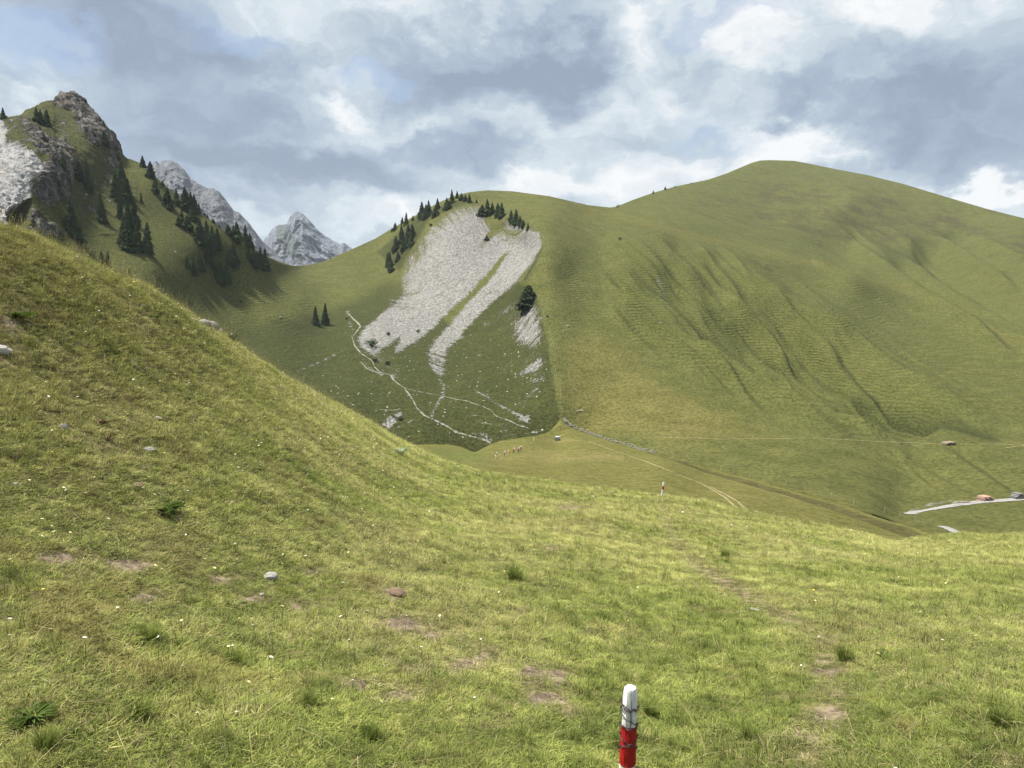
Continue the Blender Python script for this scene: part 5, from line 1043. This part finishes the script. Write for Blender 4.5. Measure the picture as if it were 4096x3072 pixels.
# ------------------------------------------------------------------ fences, wall
M_FPOST = simple("weathered_fence_wood", (.33, .31, .27), .9, .3, 4)
def fence(line, step, hgt, rad, label, bvs=(BV_C, BV_B), wire=True):
    pts = []
    for (x0, y0), (x1, y1) in zip(line[:-1], line[1:]):
        n_ = max(2, int(math.hypot(x1 - x0, y1 - y0) / 3))
        for k in range(n_):
            g = hit(x0 + (x1 - x0) * k / n_, y0 + (y1 - y0) * k / n_, bvs)
            if g is not None: pts.append(g[0])
    sel = [pts[0]]
    for p in pts:
        d_ = (p - sel[-1]).length
        if step <= d_ < step * 6 or d_ >= step * 6: sel.append(p)
    root = empty("wire_fence", sel[0]); tag(root, label, "fence"); pv, pf_ = tube([(0, 0, -.3), (0, 0, hgt)], [rad, rad * .85], 6); pm = None
    for p in sel[:99]:
        if pm is None: o = mesh_obj("post", pv, pf_, M_FPOST, root); pm = o
        else: o = pm.copy(); COL.objects.link(o); o.parent = root
        o.location = p - sel[0]; o.rotation_euler = (random.uniform(-.1, .1), random.uniform(-.1, .1), random.uniform(0, 6))
    ws = []
    for hz in (.45, .9):
        for a_, b_ in zip(sel[:-1], sel[1:]):
            if (a_ - b_).length < step * 4: ws.append(tube([a_ - sel[0] + Vector((0, 0, hgt * hz)), b_ - sel[0] + Vector((0, 0, hgt * hz))], .008, 3, False))
    if ws: v_, f_ = join(ws); mesh_obj("wire", v_, f_, M_WIRE, root)
    return root
fence([(1890, 800), (1960, 815), (2040, 850), (2090, 885), (2126, 907), (2155, 928), (2176, 957), (2187, 991), (2181, 1021), (2159, 1046), (2126, 1071), (2105, 1105), (2120, 1165), (2147, 1202), (2168, 1244), (2185, 1284), (2199, 1330), (2210, 1372), (2227, 1424), (2216, 1463), (2230, 1518), (2242, 1558), (2244, 1647)], 4.4, 1.25, .09, "wire fence of pale posts curving down the spur right of the scree")
fence([(2611, 1801), (2843, 1866), (3044, 1922), (3134, 1937), (3297, 1984), (3400, 2012), (3560, 2058), (3640, 2080), (3720, 2110)], 7.5, 1.2, .05, "sparse post and wire fence above the dark ditch")
fence([(2262, 1672), (2330, 1700), (2352, 1712), (2500, 1760)], 9, 1.3, .06, "short run of pale posts behind the stone wall")
wl = [(2246, 1674), (2262, 1690), (2286, 1706), (2316, 1720), (2346, 1731), (2380, 1743), (2414, 1753), (2457, 1767), (2500, 1779), (2540, 1792), (2577, 1802), (2620, 1812)]
r = np.random.default_rng(77); parts = []; og = None
for (x0, y0), (x1, y1) in zip(wl[:-1], wl[1:]):
    for k in range(26):
        t_ = r.uniform(); g = hit(x0 + (x1 - x0) * t_ + r.normal() * 1.6, y0 + (y1 - y0) * t_ + r.normal() * 1.8 + 1)
        if g is None: continue
        og = og or g[0].copy(); sz = r.uniform(.14, .36); v_, f_ = rock_mesh(int(r.integers(1, 90)), sz, sz * .8, sz * .6, .3, 1); o_ = g[0] - og + Vector((0, 0, sz * .25)); parts.append(([tuple(Vector(p) + o_) for p in v_], f_))
v_, f_ = join(parts); o = mesh_obj("dry_stone_wall", v_, f_, simple("wall_stone", (.20, .19, .16), .95, .5, 1.5)); o.location = og; tag(o, "tumbled low dry stone wall below the spur beside the trailer meadow", "stone wall")

# ------------------------------------------------------------------ roads and paths (draped strips)
def mat_gravel(name, c1, c2, c3, sc=3.0):
    m, t = new_mat(name); P = t.add('ShaderNodeNewGeometry').outputs['Position']; n = t.noise(P, sc, 5, .7); n2 = t.noise(P, .5, 4, .6)
    c = t.mix(t.sstep(n, .35, .65), c1, c2); c = t.mix(t.sstep(n2, .52, .68), c, c3); out_principled(t, c, .95, t.bump(n, .5, .1), .1); return m
M_ROAD = mat_gravel("gravel_road", (.19, .185, .175), (.29, .28, .27), (.13, .125, .10)); M_PATH = mat_gravel("stony_path", (.12, .115, .09), (.25, .24, .205), (.06, .06, .03)); M_TRACK = mat_gravel("dry_track", (.16, .14, .065), (.24, .21, .11), (.10, .095, .035))
def ribbon(name, line, width, mat, label=None, lift=.10, wob=.25, bvs=(BV_C, BV_B), seg=2.0):
    C = []
    for (x0, y0), (x1, y1) in zip(line[:-1], line[1:]):
        n_ = max(2, int(math.hypot(x1 - x0, y1 - y0) / seg))
        for k in range(n_):
            g = hit(x0 + (x1 - x0) * k / n_, y0 + (y1 - y0) * k / n_, bvs)
            if g is not None: C.append(g[0])
    A_ = np.array([list(p) for p in C]); K = 5
    for _ in range(3): A_[1:-1] = (A_[:-2] + 2 * A_[1:-1] + A_[2:]) / 4
    V = []; ok = []
    for i, p in enumerate(A_):
        d = Vector(A_[min(i + 2, len(A_) - 1)] - A_[max(i - 2, 0)]); d.z = 0
        if d.length < 1e-4: d = Vector((1, 0, 0))
        d.normalize(); s_ = Vector((-d.y, d.x, 0)); wv = width * (1 + wob * float(pnoise(np.array([i * .23, width, 3.3])))) * .5
        for k in range(K):
            q = Vector(p) + s_ * (wv * (2 * k / (K - 1) - 1)); z_ = drop(q.x, q.y, bvs); zz = z_.z if z_ is not None and abs(z_.z - p[2]) < 3 + width else p[2]; V.append((q.x, q.y, zz + lift - (.06 if k in (0, K - 1) else 0)))
    Fs = [f for f in grid_faces(len(A_), K).tolist() if (Vector(V[f[0]]) - Vector(V[f[2]])).length < width + 6]
    o = mesh_obj(name, V, Fs, mat, smooth=True); tag(o, label, kind='structure'); return o
def c3(pts): return [(1300 + x / 2.011, 1200 + y / 2.011) for x, y in pts]
ribbon("path", c3([(190, 110), (225, 150), (262, 182), (286, 212), (268, 235), (250, 262), (222, 292)]), .9, M_PATH, wob=.9)
ribbon("path", c3([(215, 290), (240, 370), (290, 430), (345, 465), (380, 490), (400, 540), (440, 580), (530, 605), (555, 650), (635, 705), (665, 745), (700, 790), (740, 870), (800, 930), (870, 960), (980, 1015), (1050, 1060), (1150, 1090), (1270, 1120), (1338, 1152)]), .60, M_PATH, wob=1.3)
ribbon("path", c3([(640, 708), (740, 735), (850, 755), (940, 772), (1060, 800), (1140, 812), (1200, 835), (1260, 852), (1340, 890), (1360, 920), (1390, 942), (1480, 970), (1560, 1010), (1640, 1030)]), .38, M_PATH, wob=1.4)
ribbon("path", c3([(290, 500), (340, 555), (400, 580)]), .5, M_PATH, wob=.6); ribbon("path", c3([(440, 880), (540, 888), (600, 882)]), .35, M_PATH, wob=.6)
ribbon("path", [(2620, 1748), (2760, 1752), (2900, 1757), (3100, 1755), (3250, 1752), (3400, 1760), (3520, 1767), (3620, 1770), (3780, 1777), (3900, 1777), (4000, 1776), (4110, 1782)], .34, M_TRACK, wob=1.3)
ribbon("path", [(4020, 1792), (4060, 1786), (4110, 1782)], .6, M_TRACK)
ribbon("track", [(2354, 1766), (2457, 1804), (2586, 1847), (2714, 1899), (2817, 1941), (2900, 1990), (2950, 2036)], .45, M_TRACK, wob=.4, bvs=(BV_B,)); ribbon("track", [(2840, 1948), (2905, 1980), (2950, 2006), (2985, 2040)], .45, M_TRACK, wob=.4, bvs=(BV_B,))
ribbon("road", [(3615, 2053), (3640, 2056), (3665, 2048), (3729, 2037), (3818, 2021), (3915, 2008), (3998, 2003), (4096, 1996), (4200, 1990)], 3.0, M_ROAD, wob=.25, bvs=(BV_C,), lift=.14)
ribbon("road", [(3770, 2106), (3800, 2116), (3828, 2131), (3845, 2144)], 2.2, M_ROAD, wob=.2, bvs=(BV_C,), lift=.12)
for i, (px, py, w_, lb) in enumerate([(2270, 1307, 10, "single white boulder on the open grass right of the spur fence"), (1122, 1272, 11, "white boulder in the valley left of the spruce pair"), (1412, 1623, 10, "white boulder at the left of the basin near the turf"), (1590, 1352, 9, "white boulder on the grass tongue below the scree"), (1555, 1387, 8, "white boulder beside the small bush under the scree"),
       (2640, 1293, 8, "white boulder in the first gully right of the spur"), (3045, 1450, 7, "small white boulder among the middle gullies"), (480, 1100, 10, "white boulder between the near crest and the grove"), (700, 1010, 8, "pale stone on the grass under the paler trio"), (345, 782, 9, "pale stone beside the rock face pair of spruces")]):
    stone(px, py, w_, lb, M_STONE, .6, (BV_C, BV_B), "boulder", "boulder", "white boulders on the far slopes", 0)

# ------------------------------------------------------------------ timber and log piles by the road
def log_pile(px, py, wpx, hpx, label, mat, ang, rows, name="log_pile"):
    g = hit(px, py, (BV_C,)); p, _, dist = g; W = wpx * dist / F; H_ = hpx * dist / F; root = empty(name, p, ang); n0 = rows[0]; rad = W / n0 / 2
    Ll = W * .55; base = None; r = np.random.default_rng(int(px))
    for j, nn in enumerate(rows):
        for k in range(nn):
            x_ = (k - (nn - 1) / 2) * 2 * rad + r.normal() * rad * .15; z_ = rad + j * (H_ - 2 * rad) / max(1, len(rows) - 1)
            if base is None: v_, f_ = tube([(0, -Ll / 2, 0), (0, Ll / 2, 0)], [rad * .98, rad * .9], 8); base = mesh_obj("log", v_, f_, mat, root); o = base
            else: o = base.copy(); COL.objects.link(o); o.parent = root
            o.location = (x_, r.normal() * Ll * .05, z_); s_ = r.uniform(.8, 1.1); o.scale = (s_, r.uniform(.9, 1.08), s_); o.rotation_euler = (0, r.uniform(0, 6), r.normal() * .03)
    tag(root, label, "log pile", "stacked logs beside the tracks")
M_LOGP = simple("split_logs_pinkish", (.27, .18, .135), .9, .7, 2.5); M_LOGG = simple("weathered_grey_logs", (.17, .165, .165), .95, .8, 2.5); M_LOGT = simple("tan_logs", (.20, .165, .12), .9, .6, 2.5)
log_pile(3938, 2003, 50, 17, "pinkish stack of split logs on the upper side of the gravel road", M_LOGP, .3, [13, 12, 12, 10, 8]); log_pile(4070, 1995, 42, 20, "rounded grey stack of logs at the right end of the gravel road", M_LOGG, .3, [11, 11, 10, 8, 5]); log_pile(3795, 1777, 44, 9, "low tan log stack above the hillside path", M_LOGT, .3, [12, 12, 10])
g = hit(3848, 2013, (BV_C,)); rt = empty("plank_heap", g[0]); r = np.random.default_rng(4)
for k in range(7):
    v_, f_ = box(0, 0, 0, r.uniform(2.4, 3.8), .22, .06); o = mesh_obj("plank", v_, f_, M_LOGT if k % 2 else M_FPOST, rt); o.location = (r.normal() * .8, r.normal() * .4, .12 + .08 * k); o.rotation_euler = (r.normal() * .05, r.normal() * .08, r.normal() * .22)
tag(rt, "loose heap of grey planks at the road edge left of the log stacks", "planks")
g = hit(2320, 1645, (BV_C,)); og = g[0]; r = np.random.default_rng(14); parts = []
for k in range(9): a_ = r.uniform(-.5, .5); L = r.uniform(.8, 2.2); parts.append(tube([(r.normal() * .7 - math.cos(a_) * L / 2, r.normal() * .2, .15), (r.normal() * .2, 0, .35 + .2 * r.uniform()), (r.normal() * .7 + math.cos(a_) * L / 2, r.normal() * .3, .3 + .5 * r.uniform())], [.07, .06, .03], 5))
v_, f_ = join(parts); o = mesh_obj("dead_branch", v_, f_, simple("bleached_wood", (.55, .52, .46), .9, .2)); o.location = og; tag(o, "white heap of bleached branches on the grass right of the spur fence", "dead branches")

# ------------------------------------------------------------------ trailer
M_GALV = simple("galvanised_metal", (.36, .37, .39), .5, .3, 2, .5, .4); M_DARK = simple("dark_rubber", (.018, .018, .019), .85, .3); M_TARP = simple("pale_tarp", (.50, .51, .53), .7, .2, 2)
g = hit(2229, 1762, (BV_B,)); u_ = g[2] / F; tr = empty("trailer", g[0] + Vector((0, 0, .02)), math.radians(14)); W = 22 * u_; H_ = 15 * u_
Vt = []; 
for z_, sx, sy in [(H_ * .30, .62, .5), (H_ * .34, .72, .55), (H_ * .90, 1.0, .72), (H_ * .93, 1.02, .74)]:
    for a_, b_ in ((-1, -1), (1, -1), (1, 1), (-1, 1)): Vt.append((a_ * W / 2 * sx, b_ * W * .30 * sy / .74, z_))
Ft = [(0, 3, 2, 1)] + [(i*4+k, i*4+(k+1) % 4, (i+1)*4+(k+1) % 4, (i+1)*4+k) for i in range(3) for k in range(4)]
mesh_obj("tub", Vt, Ft, M_GALV, tr)
cv, cf = rock_mesh(6, W * .49, W * .28, H_ * .16, .12, 3); o = mesh_obj("cover", cv, cf, M_TARP, tr, smooth=True); o.location = (0, 0, H_ * .93)
v_, f_ = join([box(0, s * W * .2, H_ * .26, W * .95, .09, .09) for s in (-1, 1)] + [box(x_ * W, 0, H_ * .25, .09, W * .45, .08) for x_ in (-.32, .32)] + [tube([(W * .47, 0, H_ * .26), (W * .75, 0, H_ * .16)], .05, 6)]); mesh_obj("chassis", v_, f_, M_GALV, tr)
v_, f_ = join([tube([(x_ * W, -W * .31, H_ * .36), (x_ * W * 1.25, -W * .32, H_ * .92)], .035, 5) for x_ in (-.36, -.12, .12, .36)]); mesh_obj("side_rib", v_, f_, M_TARP, tr)
M_HUB = simple("grey_hub", (.22, .22, .23), .5, .2, 3, .5, .5)
wb = None
for x_ in (-.33, .33):
    for y_ in (-.27, .27):
        if wb is None: v_, f_ = tube([(0, -.09, 0), (0, -.07, 0), (0, .07, 0), (0, .09, 0)], [H_ * .13, H_ * .17, H_ * .17, H_ * .13], 18); o = wb = mesh_obj("wheel", v_, f_, M_DARK, tr)
        else: o = wb.copy(); COL.objects.link(o); o.parent = tr
        o.location = (x_ * W, y_ * W, H_ * .17)
        v_, f_ = tube([(0, -.11, 0), (0, .11, 0)], H_ * .07, 12); mesh_obj("hub", v_, f_, M_HUB, o)
tag(tr, "small grey farm trailer with a pale cover parked alone on the saddle", "trailer")

# ------------------------------------------------------------------ walkers
SKIN = simple("skin", (.42, .25, .18), .6, .1)
def cloth(n_, c): return simple(n_, c, .85, .15, 20)
def skinned(name, verts, edges, radii, mat, parent, root=0, sub=1):
    me = bpy.data.meshes.new(name); me.from_pydata(verts, edges, []); o = bpy.data.objects.new(name, me); COL.objects.link(o); o.parent = parent
    sk = o.modifiers.new("skin", 'SKIN'); sk.use_smooth_shade = True
    for i, r_ in enumerate(radii): me.skin_vertices[0].data[i].radius = r_ if isinstance(r_, tuple) else (r_, r_)
    me.skin_vertices[0].data[root].use_root = True
    if sub: sb = o.modifiers.new("subdivision", 'SUBSURF'); sb.levels = sub; sb.render_levels = sub
    me.materials.append(mat); return o
def person(px, py, hpx, face, label, shirt, legs, pack, hat, hatcol, long_legs=True, stride=1, lean=.10, arm=1, poles=False):
    """walker seen from behind; +y of the figure is the walking direction"""
    g = hit(px, py, (BV_B,)); p, _, dist = g; H_ = hpx * dist / F; root = empty("person", p, face); root.scale = (H_, H_, H_)
    s = stride; L = lean
    J = {'pel': (0, 0, .52), 'wai': (0, .01 + L * .1, .60), 'che': (0, .02 + L * .45, .74), 'nec': (0, .02 + L * .75, .835), 'hea': (0, .03 + L * .9, .885), 'top': (0, .035 + L * .9, .955),
         'hl': (-.052, 0, .50), 'kl': (-.055, .09 * s, .275), 'al': (-.055, .07 * s - .02, .045), 'tl': (-.055, .07 * s + .06, .015), 'hr': (.052, 0, .50), 'kr': (.055, -.03 * s, .27), 'ar': (.055, -.14 * s, .055), 'tr': (.055, -.14 * s + .075, .012),
         'sl': (-.10, .02 + L * .65, .80), 'el': (-.145, -.01 + L * .4 - .03 * arm, .655), 'wl': (-.13, .09 + L * .5, .545), 'fl': (-.128, .115 + L * .5, .50), 'sr': (.10, .02 + L * .65, .80), 'er': (.15, .01 + L * .4 + .05 * arm, .655), 'wr': (.135, .13 + L * .5, .56), 'fr': (.133, .15 + L * .5, .52)}
    ks = list(J); ix = {k: i for i, k in enumerate(ks)}
    E = [('pel', 'wai'), ('wai', 'che'), ('che', 'nec'), ('nec', 'hea'), ('hea', 'top'), ('pel', 'hl'), ('hl', 'kl'), ('kl', 'al'), ('al', 'tl'), ('pel', 'hr'), ('hr', 'kr'), ('kr', 'ar'), ('ar', 'tr'), ('che', 'sl'), ('sl', 'el'), ('el', 'wl'), ('wl', 'fl'), ('che', 'sr'), ('sr', 'er'), ('er', 'wr'), ('wr', 'fr')]
    R = dict(pel=(.075, .06), wai=(.068, .052), che=(.085, .06), nec=.032, hea=.046, top=.036, hl=.048, kl=.032, al=.021, tl=.018, hr=.048, kr=.032, ar=.021, tr=.018, sl=.034, el=.024, wl=.017, fl=.015, sr=.034, er=.024, wr=.017, fr=.015)
    skinned("body", [J[k] for k in ks], [(ix[a_], ix[b_]) for a_, b_ in E], [R[k] for k in ks], SKIN, root)
    def sub_(name, keys, edges, grow, mat, ends={}, rt=None):
        kk = list(keys); ii = {k: i for i, k in enumerate(kk)}; rad = [tuple(x_ * grow for x_ in (R[k] if isinstance(R[k], tuple) else (R[k], R[k]))) for k in kk]
        skinned(name, [ends.get(k, J[k]) for k in kk], [(ii[a_], ii[b_]) for a_, b_ in edges], rad, mat, root, kk.index(rt) if rt else 0)
    mid = lambda a_, b_, t_: tuple(J[a_][i] * (1 - t_) + J[b_][i] * t_ for i in range(3))
    sub_("shirt", ['pel', 'wai', 'che', 'sl', 'el', 'sr', 'er'], [('pel', 'wai'), ('wai', 'che'), ('che', 'sl'), ('sl', 'el'), ('che', 'sr'), ('sr', 'er')], 1.16, shirt, {'pel': (0, 0, .545)}, 'che')
    if long_legs: sub_("trousers", ['pel', 'hl', 'kl', 'al', 'hr', 'kr', 'ar'], [('pel', 'hl'), ('hl', 'kl'), ('kl', 'al'), ('pel', 'hr'), ('hr', 'kr'), ('kr', 'ar')], 1.18, legs, {}, 'pel')
    else: sub_("shorts", ['pel', 'hl', 'kl', 'hr', 'kr'], [('pel', 'hl'), ('hl', 'kl'), ('pel', 'hr'), ('hr', 'kr')], 1.2, legs, {'kl': mid('hl', 'kl', .75), 'kr': mid('hr', 'kr', .75)}, 'pel')
    for sd in ('l', 'r'):
        a_, t_ = J['a' + sd], J['t' + sd]; skinned("boot", [(a_[0], a_[1], a_[2] + .015), (a_[0], a_[1] - .01, a_[2] - .012), t_], [(0, 1), (1, 2)], [.026, .028, .022], BOOT, root)
    if pack is not None:
        y_ = J['che'][1] - .095; v_, f_ = rock_mesh(2, .085, .055, .125, .05, 3); o = mesh_obj("backpack", v_, f_, pack, root, smooth=True); o.location = (0, y_, .715); o.rotation_euler = (-L, 0, 0)
        v_, f_ = join([tube([(sx * .05, y_ + .02, .83), (sx * .07, J['che'][1] + .02, .855), (sx * .065, J['che'][1] + .085, .76), (sx * .06, y_ + .05, .62)], .011, 5) for sx in (-1, 1)]); st = mesh_obj("strap", v_, f_, pack, o)
        bpy.context.view_layer.update(); st.matrix_parent_inverse = o.matrix_basis.inverted()
    hx, hy, hz = J['hea']
    if hat: v_, f_ = tube([(hx, hy, hz + .035), (hx, hy, hz + .040), (hx, hy, hz + .044), (hx, hy, hz + .085), (hx, hy, hz + .10)], [.085, .084, .053, .048, .02], 16); mesh_obj("hat", v_, f_, hatcol, root, smooth=True)
    v_, f_ = rock_mesh(3, .048, .05, .058, .06, 2); o = mesh_obj("hair", v_, f_, HAIR if hat else hatcol, root, smooth=True); o.location = (hx, hy - .012, hz + .022)
    if poles: v_, f_ = join([tube([J['f' + k], (J['f' + k][0] * 1.1, J['f' + k][1] + .12 * q, .0)], .005, 4) for k, q in (('l', 1), ('r', -.6))]); mesh_obj("walking_pole", v_, f_, M_WIRE, root)
    tag(root, label, "person", "walkers in single file across the saddle")
BOOT = cloth("boot_leather", (.05, .035, .028)); HAIR = cloth("dark_hair", (.03, .02, .015)); W_ = cloth("white_cloth", (.72, .73, .74)); BK = cloth("black_cloth", (.018, .018, .022)); RD = cloth("red_cloth", (.50, .03, .03)); YL = cloth("yellow_cloth", (.78, .72, .04)); OR = cloth("orange_cloth", (.55, .16, .05)); LB = cloth("light_blue_cloth", (.48, .56, .66)); GB = cloth("grey_blue_cloth", (.10, .13, .18)); MR = cloth("maroon_cloth", (.30, .04, .09)); PK = cloth("pink_cloth", (.55, .17, .22))
fa = math.radians(-50)
person(1984, 1835, 27, fa, "last walker in white trousers and white hat with a dark backpack", cloth("grey_shirt", (.30, .33, .36)), W_, GB, True, W_, True, 1, poles=True)
person(2018, 1829, 26, fa, "walker in pale blue top and dark shorts, second from the back", LB, GB, cloth("slate_pack", (.20, .26, .33)), True, W_, False, -1)
person(2036, 1821, 25, fa, "walker with a bright yellow backpack and bare head", OR, OR, YL, False, HAIR, False, 1)
person(2054, 1815, 25, fa, "walker with a red backpack and white sun hat walking alone in mid file", W_, BK, RD, True, W_, True, -1)
person(2074, 1812, 25, fa, "walker with a red backpack and black trousers, second from the front", W_, BK, cloth("crimson_pack", (.48, .05, .07)), True, W_, True, 1, poles=True)
person(2082, 1808.5, 24.5, fa, "leading walker in maroon shorts and pink shirt with a white hat", PK, MR, MR, True, W_, False, -1)

# ------------------------------------------------------------------ air
hz = bpy.data.materials.new("air"); hz.use_nodes = True; t = NT(hz.node_tree)
pv = t.add('ShaderNodeVolumePrincipled', ins={'Color': (.80, .88, 1.0, 1), 'Density': 0.00005, 'Anisotropy': 0.2})
o_ = t.add('ShaderNodeOutputMaterial'); t.l.new(pv.outputs[0], o_.inputs['Volume'])
v_, f_ = box(0, 0, 110, 7400, 7400, 700); o = mesh_obj("haze", v_, f_, hz); tag(o, None, kind='stuff')
